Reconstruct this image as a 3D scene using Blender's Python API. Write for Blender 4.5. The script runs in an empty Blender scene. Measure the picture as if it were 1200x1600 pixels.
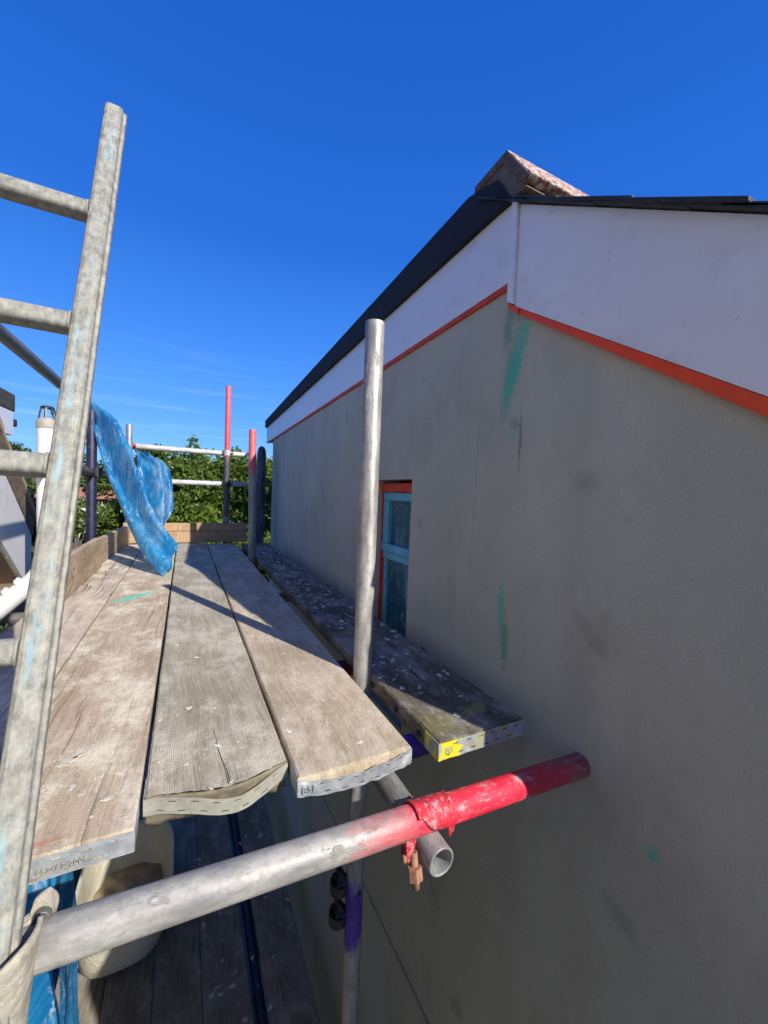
import bpy, bmesh, math, random
import numpy as np
from mathutils import Vector, Matrix, Euler, noise as mnoise

# ------------------------------------------------------------------ camera, sky, sun, exposure
scene = bpy.context.scene
COL = scene.collection
random.seed(7)
rng = np.random.default_rng(7)

cam_data = bpy.data.cameras.new('camera')
cam = bpy.data.objects.new('camera', cam_data)
COL.objects.link(cam)
cam_data.sensor_fit = 'VERTICAL'
cam_data.sensor_height = 36.0
cam_data.lens = 620.69 / 1600 * 36
cam_data.clip_start = 0.02
cam_data.clip_end = 2000
R = Matrix(((0.89354467, -0.01518158, -0.44871756),
            (-0.44718863, 0.05895413, -0.89249467),
            (0.04000324, 0.99814525, 0.04588911)))
cam.matrix_world = R.to_4x4()
scene.camera = cam

SUN_DIR = Vector((0.5385, -1.328, 1.0)).normalized()
elev = math.asin(SUN_DIR.z)
rot = math.atan2(SUN_DIR.x, SUN_DIR.y)
world = bpy.data.worlds.new('World')
scene.world = world
world.use_nodes = True
wn, wl = world.node_tree.nodes, world.node_tree.links
wn.clear()
sky = wn.new('ShaderNodeTexSky')
sky.sky_type = 'NISHITA'
sky.sun_disc = False
sky.sun_elevation = elev
sky.sun_rotation = rot
sky.air_density = 1.0
sky.dust_density = 0.15
sky.ozone_density = 3.2
hsv = wn.new('ShaderNodeHueSaturation')
hsv.inputs['Saturation'].default_value = 1.22
hsv.inputs['Value'].default_value = 1.0
wl.new(sky.outputs[0], hsv.inputs['Color'])
# thin cirrus streaks low in the sky
tc = wn.new('ShaderNodeTexCoord')
mp = wn.new('ShaderNodeMapping')
mp.inputs['Scale'].default_value = (1.6, 1.6, 26)
mp.inputs['Location'].default_value = (0.3, 0.1, 0.6)
nz = wn.new('ShaderNodeTexNoise')
nz.inputs['Scale'].default_value = 2.2
nz.inputs['Detail'].default_value = 6
nz.inputs['Roughness'].default_value = 0.6
rp = wn.new('ShaderNodeValToRGB')
rp.color_ramp.elements[0].position = 0.56
rp.color_ramp.elements[1].position = 0.80
rp.color_ramp.elements[0].color = (0, 0, 0, 1)
rp.color_ramp.elements[1].color = (1, 1, 1, 1)
sep = wn.new('ShaderNodeSeparateXYZ')
low = wn.new('ShaderNodeMapRange')
low.inputs[1].default_value = 0.33
low.inputs[2].default_value = 0.12
mul = wn.new('ShaderNodeMath'); mul.operation = 'MULTIPLY'
mul2 = wn.new('ShaderNodeMath'); mul2.operation = 'MULTIPLY'; mul2.inputs[1].default_value = 0.35
mixc = wn.new('ShaderNodeMixRGB')
mixc.inputs[2].default_value = (3.2, 4.7, 6.4, 1)
bg = wn.new('ShaderNodeBackground')
bg.inputs[1].default_value = 0.105
out = wn.new('ShaderNodeOutputWorld')
wl.new(tc.outputs['Generated'], mp.inputs[0]); wl.new(mp.outputs[0], nz.inputs['Vector'])
wl.new(nz.outputs[0], rp.inputs[0]); wl.new(tc.outputs['Generated'], sep.inputs[0])
wl.new(sep.outputs['Z'], low.inputs[0]); wl.new(rp.outputs[0], mul.inputs[0]); wl.new(low.outputs[0], mul.inputs[1])
wl.new(mul.outputs[0], mul2.inputs[0]); wl.new(mul2.outputs[0], mixc.inputs[0])
grad = wn.new('ShaderNodeValToRGB'); ge = grad.color_ramp.elements
ge[0].position = 0.0; ge[0].color = (.19, .46, .82, 1)
ge[1].position = 1.0; ge[1].color = (.008, .070, .40, 1)
for pos, c in ((.07, (.135, .38, .80)), (.16, (.080, .29, .78)), (.30, (.042, .20, .70)), (.50, (.014, .115, .53)), (.75, (.009, .085, .44))):
    e = ge.new(pos); e.color = (*c, 1)
wl.new(sep.outputs['Z'], grad.inputs[0])
gsc = wn.new('ShaderNodeMixRGB'); gsc.blend_type = 'MULTIPLY'; gsc.inputs[0].default_value = 1; gsc.inputs[2].default_value = (7.6, 7.6, 7.6, 1)
wl.new(grad.outputs[0], gsc.inputs[1])
blend = wn.new('ShaderNodeMixRGB'); blend.inputs[0].default_value = .92
wl.new(hsv.outputs[0], blend.inputs[1]); wl.new(gsc.outputs[0], blend.inputs[2])
wl.new(blend.outputs[0], mixc.inputs[1]); wl.new(mixc.outputs[0], bg.inputs[0]); wl.new(bg.outputs[0], out.inputs[0])

sd = bpy.data.lights.new('sun', 'SUN')
sd.energy = 3.6
sd.angle = math.radians(0.53)
sd.color = (1.0, 0.94, 0.86)
sun = bpy.data.objects.new('sun', sd)
COL.objects.link(sun)
sun.rotation_euler = SUN_DIR.to_track_quat('Z', 'Y').to_euler()

vs = scene.view_settings
vs.view_transform = 'Standard'
vs.look = 'None'
vs.exposure = 0.82
vs.gamma = 1.0
vs.use_curve_mapping = False

# ------------------------------------------------------------------ materials
class NT:
    def __init__(s, name):
        s.m = bpy.data.materials.new(name); s.m.use_nodes = True
        s.n, s.l = s.m.node_tree.nodes, s.m.node_tree.links
        s.b = s.n['Principled BSDF']; s.out = s.n['Material Output']
        s.tc = s.n.new('ShaderNodeTexCoord').outputs['Object']
    def lk(s, a, b): s.l.new(a, b)
    def map(s, scale=(1, 1, 1), loc=(0, 0, 0), rot=(0, 0, 0), src=None, typ='POINT'):
        m = s.n.new('ShaderNodeMapping'); m.vector_type = typ
        m.inputs['Scale'].default_value = scale; m.inputs['Location'].default_value = loc; m.inputs['Rotation'].default_value = rot
        s.lk(src or s.tc, m.inputs[0]); return m.outputs[0]
    def noise(s, scale=5, detail=4, rough=0.55, vec=None, dist=0):
        t = s.n.new('ShaderNodeTexNoise'); t.inputs['Scale'].default_value = scale; t.inputs['Detail'].default_value = detail
        t.inputs['Roughness'].default_value = rough; t.inputs['Distortion'].default_value = dist
        s.lk(vec or s.tc, t.inputs['Vector']); return t.outputs[0]
    def ramp(s, fac, p0, p1, v0=0.0, v1=1.0):
        r = s.n.new('ShaderNodeMapRange'); r.inputs[1].default_value = p0; r.inputs[2].default_value = p1
        r.inputs[3].default_value = v0; r.inputs[4].default_value = v1; s.lk(fac, r.inputs[0]); return r.outputs[0]
    def math(s, op, a, b=None, v=None):
        m = s.n.new('ShaderNodeMath'); m.operation = op; s.lk(a, m.inputs[0])
        if b is not None: s.lk(b, m.inputs[1])
        if v is not None: m.inputs[1].default_value = v
        return m.outputs[0]
    def mix(s, fac, a, b):
        m = s.n.new('ShaderNodeMixRGB')
        for sock, v in ((m.inputs[0], fac), (m.inputs[1], a), (m.inputs[2], b)):
            if isinstance(v, (int, float)): sock.default_value = v
            elif isinstance(v, tuple): sock.default_value = (*v[:3], 1)
            else: s.lk(v, sock)
        return m.outputs[0]
    def blob(s, c, size, rotx=0, rough=0.6, nscale=30, edge=0.35):
        """soft mask of a mark at object position c (y,z plane or x,y plane depending on size)"""
        v = s.map(scale=size, loc=c, rot=rotx if isinstance(rotx, tuple) else (rotx, 0, 0), typ='TEXTURE')
        ln = s.n.new('ShaderNodeVectorMath'); ln.operation = 'LENGTH'; s.lk(v, ln.inputs[0])
        nn = s.ramp(s.noise(nscale, 6, 0.75), 0.3, 0.7, -rough, rough)
        d = s.math('ADD', ln.outputs['Value'], nn)
        return s.ramp(d, 1.0, 1.0 - edge)
    def bump(s, h, strength=0.3, dist=0.002, prev=None):
        b = s.n.new('ShaderNodeBump'); b.inputs['Strength'].default_value = strength; b.inputs['Distance'].default_value = dist
        s.lk(h, b.inputs['Height'])
        if prev is not None: s.lk(prev, b.inputs['Normal'])
        return b.outputs[0]
    def fin(s, col=None, rough=None, metal=None, normal=None, spec=None):
        def put(nm, v):
            if v is None: return
            i = s.b.inputs[nm]
            if isinstance(v, (int, float)): i.default_value = v
            elif isinstance(v, tuple): i.default_value = (*v[:3], 1)
            else: s.lk(v, i)
        put('Base Color', col); put('Roughness', rough); put('Metallic', metal); put('Normal', normal); put('Specular IOR Level', spec)
        return s.m

def mat_wood(name, base, dark, light, dust=0.35, green=0.0, seed=0.0, extra=None, crack=0.6, ribs=0.0, dustcol=(.62, .56, .48), dark_amt=1.0):
    t = NT(name)
    v = t.map(scale=(1, 1, 1), loc=(seed, seed * .7, 0))
    warp = t.noise(1.6, 2, .5, v)
    wv = t.n.new('ShaderNodeVectorMath'); wv.operation = 'ADD'
    cmb = t.n.new('ShaderNodeCombineXYZ'); t.lk(t.ramp(warp, 0, 1, -.05, .05), cmb.inputs[0]); t.lk(v, wv.inputs[0]); t.lk(cmb.outputs[0], wv.inputs[1])
    vw = wv.outputs[0]
    fine = t.noise(1, 5, .65, t.map((230, 6, 60), src=vw))
    med = t.noise(1, 4, .6, t.map((45, 1.6, 20), src=vw))
    broad = t.noise(1, 5, .6, t.map((7, 2.4, 5), src=v))
    col = t.mix(t.ramp(med, .32, .68), base, light)
    col = t.mix(t.math('MULTIPLY', t.ramp(fine, .45, .7), v=.65 * dark_amt), col, dark)
    col = t.mix(t.math('MULTIPLY', t.ramp(broad, .45, .7), v=.5 * dark_amt), col, dark)
    if green: col = t.mix(t.math('MULTIPLY', t.ramp(t.noise(5, 4, .6, t.map(loc=(3, 1, 5))), .45, .7), v=green), col, (.17, .17, .09))
    d1 = t.ramp(t.noise(1, 7, .72, t.map((9, 6, 9), loc=(seed * 3, 2, 0), rot=(0, 0, .5))), .47, .62)
    d2 = t.ramp(t.noise(1, 8, .8, t.map((34, 20, 30), loc=(seed * 5, 0, 0), rot=(0, 0, .7))), .56, .64)
    dm = t.math('MULTIPLY', t.math('MAXIMUM', d1, t.math('MULTIPLY', d2, v=.8)), v=dust)
    col = t.mix(dm, col, dustcol)
    sp = t.ramp(t.noise(150, 3, .6), .69, .73)
    col = t.mix(t.math('MULTIPLY', sp, v=.6 * min(1, dust * 2)), col, (.72, .68, .62))
    ck = t.noise(1, 3, .5, t.map((22, .5, 3), loc=(seed, 3, 1), src=vw))
    cm = t.math('MULTIPLY', t.ramp(t.math('ABSOLUTE', t.math('SUBTRACT', ck, v=.5)), .009, .002), t.ramp(t.noise(1, 2, .5, t.map((6, 1.2, 1), loc=(seed * 2, 0, 4))), .48, .56))
    cm = t.math('MULTIPLY', cm, v=crack)
    col = t.mix(cm, col, (.02, .017, .013))
    g = t.noise(330, 3, .75)
    col = t.mix(t.math('MULTIPLY', t.ramp(g, .5, .68), v=.45), col, dark)
    g2 = t.ramp(t.noise(1, 7, .8, t.map((60, 14, 30), loc=(seed, 1, 9), rot=(0, 0, -.25))), .56, .64)
    col = t.mix(t.math('MULTIPLY', g2, v=.55 * min(1, dust * 1.4)), col, dustcol)
    g3 = t.ramp(t.noise(1, 5, .7, t.map((13, 5, 9), loc=(seed, 7, 2))), .55, .68)
    col = t.mix(t.math('MULTIPLY', g3, v=.4 * dark_amt), col, tuple(d * 1.3 for d in dark))
    if extra: col = extra(t, col)
    h = t.math('ADD', t.math('MULTIPLY', fine, v=-.5), t.math('MULTIPLY', t.noise(90, 5, .7), v=.5))
    h = t.math('ADD', h, t.math('MULTIPLY', dm, v=.9))
    h = t.math('SUBTRACT', h, t.math('MULTIPLY', cm, v=3.))
    if ribs:
        w = t.n.new('ShaderNodeTexWave'); w.bands_direction = 'X'; w.inputs['Scale'].default_value = 95; w.inputs['Distortion'].default_value = .8
        w.inputs['Detail Scale'].default_value = .6; t.lk(vw, w.inputs['Vector'])
        h = t.math('ADD', h, t.math('MULTIPLY', w.outputs['Fac'], v=ribs))
        col = t.mix(t.math('MULTIPLY', t.ramp(w.outputs['Fac'], .5, 0), v=ribs * .35), col, dark)
    return t.fin(col, .85, 0., t.bump(h, .75, .0022), .25)

def mat_galv(name, base=(.42, .41, .38), paint=None, mortar=.4, metal=.35, blue=0.0, rough=.48, scuff=0, iso=False):
    """galvanised tube; paint = list of (z0, z1, colour) zones along the tube's local z"""
    t = NT(name)
    n1 = t.noise(1, 6, .68, t.map((90, 90, 60) if iso else (34, 34, 9)))
    n2 = t.noise(75, 5, .7)
    col = t.mix(t.ramp(n1, .34, .66), tuple(c * .58 for c in base), tuple(min(1, c * 1.3) for c in base))
    col = t.mix(t.math('MULTIPLY', t.ramp(n2, .48, .66), v=.5), col, tuple(c * .5 for c in base))
    col = t.mix(t.math('MULTIPLY', t.ramp(t.noise(1, 5, .7, t.map((26, 26, 3), loc=(3, 3, 0))), .55, .68), v=.45), col, (.24, .23, .24))
    sp = t.n.new('ShaderNodeSeparateXYZ'); t.lk(t.tc, sp.inputs[0]); z = sp.outputs['Z']
    pm = None
    for (z0, z1, pc) in (paint or []):
        wob = t.ramp(t.noise(1, 7, .75, t.map((24, 24, 9))), .3, .7, -.05 - .05 * scuff, .05 + .05 * scuff)
        zz = t.math('ADD', z, wob)
        m = t.math('MULTIPLY', t.ramp(zz, z0 - .025 - .08 * scuff, z0 + .02 + .05 * scuff), t.ramp(zz, z1 + .025, z1 - .02))
        chip = t.ramp(t.noise(1, 7, .8, t.map((28, 28, 16), loc=(2, 1, 0))), .66, .58)
        m = t.math('MULTIPLY', m, chip)
        if scuff:
            m = t.math('MULTIPLY', m, t.ramp(t.noise(1, 8, .8, t.map((70, 70, 22), loc=(5, 1, 3))), .63, .57))
            m = t.math('MULTIPLY', m, t.ramp(t.noise(1, 5, .7, t.map((130, 130, 14), loc=(1, 8, 2))), .68, .62, .25, 1))
        shade = t.mix(t.ramp(t.noise(22, 5, .6), .35, .7), pc, tuple(min(1, c * 1.25 + .02) for c in pc))
        col = t.mix(m, col, shade)
        pm = m if pm is None else t.math('MAXIMUM', pm, m)
    if blue:
        bm = t.math('MULTIPLY', t.ramp(t.noise(1, 6, .72, t.map((60, 60, 9), loc=(4, 0, 0))), .52, .64), v=blue)
        cen = t.ramp(t.math('ABSOLUTE', t.math('ADD', sp.outputs['X'], v=.001)), .011, .004)
        bm = t.math('MULTIPLY', bm, cen)
        col = t.mix(bm, col, (.26, .46, .50))
        bm2 = t.math('MULTIPLY', t.ramp(t.noise(1, 5, .7, t.map((110, 110, 70), loc=(1, 7, 3))), .5, .62), v=.4)
        col = t.mix(bm2, col, (.42, .37, .24))
    mm = t.math('MULTIPLY', t.ramp(t.noise(1, 8, .75, t.map((20, 20, 9), loc=(7, 3, 1))), .6, .68), v=mortar)
    col = t.mix(mm, col, (.60, .57, .50))
    sc = t.ramp(t.noise(1, 4, .7, t.map((160, 160, 12), rot=(0, .15, 0))), .66, .7)
    col = t.mix(t.math('MULTIPLY', sc, v=.45), col, (.62, .6, .57))
    met = t.math('MULTIPLY', t.ramp(mm, 0, .3, 1, 0), v=metal)
    if pm is not None: met = t.math('MULTIPLY', met, t.ramp(pm, 0, 1, 1, .1))
    h = t.math('ADD', t.math('MULTIPLY', n2, v=.4), t.math('MULTIPLY', mm, v=2.))
    return t.fin(col, t.ramp(n1, .3, .7, rough - .08, rough + .14), met, t.bump(h, .8, .0016))

def mat_plain(name, c, rough=.6, metal=0., var=.2, scale=12, bump=.15, bscale=60, dirt=None, dirt_amt=.4, dt=.54):
    t = NT(name)
    n = t.noise(scale, 5, .6)
    col = t.mix(t.ramp(n, .3, .7), tuple(x * (1 - var) for x in c), tuple(min(1, x * (1 + var)) for x in c))
    if dirt: col = t.mix(t.math('MULTIPLY', t.ramp(t.noise(scale * 2.3, 7, .75, t.map(loc=(5, 2, 1))), dt, dt + .1), v=dirt_amt), col, dirt)
    return t.fin(col, rough, metal, t.bump(t.noise(bscale, 4, .6), bump, .002))

def mat_wall():
    t = NT('grey_render_basecoat')
    broad = t.noise(1, 4, .55, t.map((1, 1.6, .8)))
    streak = t.noise(1, 5, .6, t.map((1, 6, .7), loc=(0, 2, 0)))
    mot = t.noise(9, 5, .65)
    col = t.mix(t.ramp(broad, .3, .7), (.47, .465, .355), (.60, .595, .465))
    col = t.mix(t.math('MULTIPLY', t.ramp(streak, .5, .72), v=.32), col, (.35, .345, .27))
    col = t.mix(t.math('MULTIPLY', t.ramp(mot, .45, .75), v=.3), col, (.60, .59, .48))
    spot = t.ramp(t.noise(1, 3, .5, t.map((1, 7, 5), loc=(0, 5, 3))), .67, .76)
    col = t.mix(t.math('MULTIPLY', spot, v=.45), col, (.25, .235, .20))
    teal = (.11, .56, .38); dk = (.17, .19, .15)
    W = 0.79
    def mark(y, z, ry, rz, a=0, c=teal, s=1., ns=80, rough=.45):
        nonlocal col
        m = t.blob((W, y, z), (.5, ry, rz), a, rough, ns, .55)
        gr = t.ramp(t.noise(1, 4, .8, t.map((1, 260, 160), rot=(.6, 0, 0))), .36, .56, .62, 1)
        col = t.mix(t.math('MULTIPLY', t.math('MULTIPLY', m, gr), v=s), col, c)
    mark(.838, .353, .022, .16, .12, dk, .5); mark(.826, .358, .030, .14, .25, teal, 1.3, 110, .9); mark(.80, .44, .03, .035, .2, teal, .7, 90, .7); mark(.85, .47, .022, .06, .1, teal, .5, 90, .7)
    mark(.855, .47, .02, .08, .1, dk, .55); mark(.855, .49, .014, .05, .1, teal, .45)
    mark(.79, .155, .007, .09, 0, dk, .7); mark(.825, .175, .025, .012, .3, teal, .6, 80); mark(.81, .20, .03, .02, .3, dk, .4, 80)
    mark(.826, -.31, .015, .09, -.06, teal, 1., 110, .9); mark(.81, -.41, .014, .07, 0, teal, .6, 90, .7); mark(.806, -.39, .016, .09, -.05, dk, .55); mark(.80, -.39, .009, .07, 0, teal, .35)
    mark(.40, -.655, .016, .020, 0, teal, .9, 90); mark(.45, -.83, .05, .028, .4, dk, .35); mark(.365, -.835, .014, .02, .2, teal, .3, 90)
    sb = t.ramp(t.blob((W, .587, .041), (.5, .045, .040), 0, .25, 12, 1.), 0, 1, 0, .5)
    col = t.mix(sb, col, (.27, .24, .18)); mark(1.2, .45, .012, .02, 0, teal, .35)
    mark(.44, .278, .012, .003, .5, (.08, .07, .06), .8, 120, 1.)
    mark(.96, .1, .006, .35, .02, (.28, .27, .23), .3, 15, .5)
    sm = t.ramp(t.noise(1, 6, .7, t.map((1, 3.2, 2.0), loc=(1, 9, 4))), .52, .66)
    col = t.mix(t.math('MULTIPLY', sm, v=.24), col, (.26, .23, .175))
    pl = t.ramp(t.noise(1, 6, .7, t.map((1, 5, 3.4), loc=(1, 2, 7))), .55, .70)
    col = t.mix(t.math('MULTIPLY', pl, v=.30), col, (.62, .61, .50))
    ar = t.noise(1, 3, .5, t.map((1, 1.5, .55), loc=(1, 4, 2)), .4)
    arc = t.math('MULTIPLY', t.ramp(t.math('ABSOLUTE', t.math('SUBTRACT', ar, v=.52)), .004, .0005), t.ramp(t.noise(2.2, 3, .5), .5, .6))
    col = t.mix(t.math('MULTIPLY', arc, v=.12), col, (.20, .18, .14))
    gr_ = t.noise(260, 3, .7)
    col = t.mix(t.math('MULTIPLY', t.ramp(gr_, .5, .72), v=.35), col, (.25, .22, .17))
    w = t.n.new('ShaderNodeTexWave'); w.inputs['Scale'].default_value = 22; w.inputs['Distortion'].default_value = 6; w.inputs['Detail'].default_value = 2
    w.bands_direction = 'Z'; t.lk(t.map(rot=(.45, 0, 0)), w.inputs['Vector'])
    wm = t.math('MULTIPLY', w.outputs['Fac'], t.ramp(t.noise(2.3, 3, .5, t.map(loc=(3, 1, 8))), .5, .62))
    h = t.math('ADD', t.math('MULTIPLY', t.noise(420, 3, .6), v=.9), t.math('MULTIPLY', wm, v=.45))
    h = t.math('ADD', h, t.math('MULTIPLY', t.noise(14, 5, .6), v=1.2))
    return t.fin(col, .9, 0., t.bump(h, .8, .0035), .2)

def mat_film(name, c, c2, trans=.45, rough=.22, alpha=1.0, streak=(40, 40, 5), white=.35, scale=1.0):
    """thin polythene film: pigment, gloss, translucency and pale stress creases"""
    t = NT(name)
    n = t.noise(1, 5, .65, t.map(streak, rot=(0, .45, .2)), .6)
    cr = t.math('ABSOLUTE', t.math('SUBTRACT', n, v=.5))
    crm = t.ramp(cr, .018, .002)
    big = t.noise(7 * scale, 4, .6)
    col = t.mix(t.ramp(big, .35, .65), c, c2)
    pale = t.math('MULTIPLY', t.math('MULTIPLY', crm, t.ramp(t.noise(11 * scale, 3, .6, t.map(loc=(2, 3, 4))), .42, .6)), v=white)
    col = t.mix(pale, col, (.55, .66, .74))
    col = t.mix(t.math('MULTIPLY', t.ramp(t.noise(1, 5, .7, t.map((7, 7, 1.6), rot=(0, .5, .2), loc=(1, 5, 2))), .5, .68), v=white * .7), col, (.34, .54, .70))
    fl = t.ramp(t.noise(90, 2, .5), .74, .77)
    col = t.mix(t.math('MULTIPLY', fl, v=.7), col, (.7, .75, .78))
    h = t.math('ADD', t.math('MULTIPLY', n, v=1.), t.math('MULTIPLY', t.noise(14 * scale, 4, .6, dist=2.6), v=1.6))
    nrm = t.bump(h, .6, .008)
    t.fin(col, rough, 0., nrm, .6)
    tr = t.n.new('ShaderNodeBsdfTranslucent'); t.lk(col, tr.inputs[0]); t.lk(nrm, tr.inputs['Normal'])
    mx = t.n.new('ShaderNodeMixShader'); mx.inputs[0].default_value = trans
    t.lk(t.b.outputs[0], mx.inputs[1]); t.lk(tr.outputs[0], mx.inputs[2])
    last = mx.outputs[0]
    if alpha < 1:
        tp = t.n.new('ShaderNodeBsdfTransparent'); tp.inputs[0].default_value = (*[min(1, x * 2 + .25) for x in c2], 1)
        m2 = t.n.new('ShaderNodeMixShader'); m2.inputs[0].default_value = alpha
        t.lk(tp.outputs[0], m2.inputs[1]); t.lk(last, m2.inputs[2]); last = m2.outputs[0]
    t.lk(last, t.out.inputs[0])
    return t.m

def mat_leaf(name, a, b, c=None, cf=.06):
    t = NT(name)
    oi = t.n.new('ShaderNodeNewGeometry').outputs['Random Per Island']
    col = t.mix(oi, a, b)
    if c: col = t.mix(t.math('LESS_THAN', oi, v=cf), col, c)
    col = t.mix(t.math('MULTIPLY', t.ramp(t.noise(1.3, 3, .6), .4, .65), v=.5), col, tuple(x * .6 for x in a))
    t.fin(col, .45, 0., None, .4)
    tr = t.n.new('ShaderNodeBsdfTranslucent'); t.lk(t.mix(.5, col, tuple(min(1, x * 1.6) for x in b)), tr.inputs[0])
    mx = t.n.new('ShaderNodeMixShader'); mx.inputs[0].default_value = .35
    t.lk(t.b.outputs[0], mx.inputs[1]); t.lk(tr.outputs[0], mx.inputs[2]); t.lk(mx.outputs[0], t.out.inputs[0])
    return t.m

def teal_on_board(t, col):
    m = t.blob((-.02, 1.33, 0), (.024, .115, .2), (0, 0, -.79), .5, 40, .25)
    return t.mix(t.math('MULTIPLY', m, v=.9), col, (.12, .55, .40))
def red_on_board(t, col):
    m = t.blob((-.01, .018, 0), (.055, .006, .2), (0, 0, .02), .5, 60, .5)
    m2 = t.blob((-.035, .02, 0), (.010, .010, .2), (0, 0, 0), .5, 60, .5)
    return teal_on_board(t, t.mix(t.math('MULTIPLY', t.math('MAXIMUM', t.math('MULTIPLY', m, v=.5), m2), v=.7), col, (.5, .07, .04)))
def yellow_on_board(t, col):
    m = t.blob((.035, .07, 0), (.05, .02, .2), (0, 0, .3), .8, 45, .4)
    m2 = t.blob((-.08, .05, 0), (.06, .05, .2), (0, 0, .3), .9, 60, .4)
    return t.mix(t.math('MULTIPLY', t.math('MAXIMUM', t.math('MULTIPLY', m, v=.55), t.math('MULTIPLY', m2, v=.2)), v=.8), col, (.38, .35, .05))

M = {}
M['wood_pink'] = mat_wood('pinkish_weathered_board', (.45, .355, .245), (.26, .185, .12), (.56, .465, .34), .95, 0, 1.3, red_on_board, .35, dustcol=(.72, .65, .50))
M['wood_cream'] = mat_wood('cream_dusted_board', (.46, .37, .28), (.24, .18, .13), (.62, .53, .42), .95, 0, 4.1, dustcol=(.70, .63, .48))
M['wood_grey'] = mat_wood('grey_ribbed_board', (.40, .355, .265), (.17, .145, .10), (.52, .47, .355), .8, .25, 2.2, None, .15, .28, dustcol=(.60, .55, .43))
M['wood_tan'] = mat_wood('tan_weathered_board', (.46, .37, .25), (.23, .175, .115), (.57, .475, .34), .75, .1, 7.7, None, .12, dustcol=(.64, .56, .43))
M['wood_dark'] = mat_wood('blackened_cracked_board', (.125, .105, .075), (.02, .016, .011), (.21, .18, .13), .4, .05, 5.5, yellow_on_board, 1.)
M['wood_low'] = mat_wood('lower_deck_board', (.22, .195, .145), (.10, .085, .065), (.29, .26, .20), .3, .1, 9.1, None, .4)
M['wood_toe'] = mat_wood('toe_board_wood', (.40, .29, .17), (.20, .13, .075), (.52, .40, .26), .35, 0, 3.3, None, .4)
M['wood_toe_far'] = mat_wood('end_toe_board_wood', (.42, .27, .14), (.24, .14, .07), (.54, .37, .21), .15, 0, 6.3, None, .4)
M['endgrain'] = mat_plain('damp_end_grain', (.19, .16, .105), .9, 0, .35, 40, .6, 120, (.10, .09, .04), .5)
M['galv'] = mat_galv('galvanised_tube', (.32, .315, .30))
M['galv_std'] = mat_galv('galvanised_standard', (.42, .40, .36), [(1.755, 1.92, (.07, .02, .26))], .5)
M['galv_ledger'] = mat_galv('galvanised_tube_red_end', (.37, .355, .315), [(.585, 1.0, (.66, .015, .045)), (.98, 1.5, (.34, .04, .06))], .7, .15, 0, .5, scuff=1)  # second zone paints the tip's shaded crimson into the red
M['galv_dark'] = mat_galv('dull_galvanised_tube', (.20, .19, .165), None, .3)
M['ladder'] = mat_galv('galvanised_ladder_steel', (.30, .295, .25), None, .4, .1, .8, .6, iso=True)
M['rail_red_std'] = mat_galv('tube_faded_red_top', (.33, .32, .31), [(1.02, 3, (.58, .10, .10))], .15, .3)  # red above, grey below: the sun line painted into the tube colour
M['rail_red_far'] = mat_galv('tube_faded_red_long', (.12, .11, .13), [(.92, 3, (.62, .08, .10))], .1, .3)  # dark base colour stands in for shade on the lower length
M['rail_white'] = mat_galv('pale_guard_rail', (.62, .60, .55), None, .2, .15)
M['rail_pink'] = mat_galv('guard_rail_pink_end', (.05, .045, .045), [(-1, .12, (.55, .10, .12))], .05, .2)  # near-black base paints in shade along the rail beyond its pink end
M['navy'] = mat_plain('navy_painted_steel', (.012, .012, .045), .5, .1, .3, 10, .2, 50, (.08, .08, .12), .4)
M['purple'] = mat_plain('purple_paint', (.045, .02, .20), .5, .1, .3, 20, .2, 50)
M['darkred'] = mat_plain('dark_red_paint', (.20, .015, .015), .5, .1, .3, 20, .2, 50)
M['redpaint'] = mat_plain('scuffed_red_paint', (.56, .02, .035), .6, .1, .3, 40, .6, 110, (.46, .34, .33), .85, .5)
M['faded_red'] = mat_plain('faded_red_coupler', (.45, .09, .08), .6, .1, .3, 30, .4, 80)
M['rust'] = mat_plain('rusty_bolt', (.34, .17, .10), .75, .2, .35, 60, .5, 120, (.55, .35, .30), .5)
M['mortar_coupler'] = mat_plain('mortar_caked_coupler', (.38, .345, .265), .85, .05, .3, 40, 1., 110, (.58, .54, .44), .75, .5)
M['band'] = mat_plain('galvanised_hoop', (.47, .50, .51), .45, .45, .25, 45, .5, 150, (.30, .27, .22), .4)
M['band_cream'] = mat_plain('cream_stained_hoop', (.46, .45, .36), .5, .25, .2, 25, .5, 100, (.36, .33, .24), .4)
M['band_yellow'] = None
M['wall'] = mat_wall()
M['white_board'] = mat_plain('white_upvc_board', (.82, .80, .79), .35, 0, .04, 3, .06, 30, (.45, .46, .48), .25)
M['orange'] = mat_plain('orange_masking_tape', (.95, .07, .008), .45, 0, .12, 14, .3, 40)
M['orange_edge'] = mat_plain('dusty_orange_tape', (.66, .045, .012), .6, 0, .25, 30, .4, 60, (.35, .25, .18), .5)
M['felt'] = mat_plain('black_roof_felt', (.012, .013, .017), .85, 0, .35, 40, .9, 220, (.035, .035, .045), .5)
M['slate'] = mat_plain('black_slate_tile', (.022, .022, .027), .65, 0, .4, 30, .9, 90, (.11, .10, .08), .5)
M['ridge'] = mat_plain('lichened_red_ridge_tile', (.26, .085, .055), .9, 0, .35, 26, 1., 90, (.55, .52, .43), 1., .46)
M['ridge_side'] = mat_plain('weathered_ridge_edge', (.13, .085, .065), .9, 0, .35, 30, .9, 90, (.20, .18, .14), .6)
M['mortar'] = mat_plain('ridge_mortar', (.15, .125, .095), .95, 0, .3, 25, .9, 80)
M['film_blue'] = mat_film('blue_window_film', (.10, .46, .62), (.18, .58, .72), .0, .35, 1., (60, 60, 20), .35)
M['glass_film'] = mat_film('dark_filmed_glass', (.003, .06, .10), (.012, .15, .18), .0, .12, 1., (10, 55, 6), .8)
M['sheet'] = mat_film('blue_polythene_sheet', (.012, .20, .48), (.04, .36, .68), .42, .18, .96, (13, 13, 2.0), 1.0)
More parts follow.
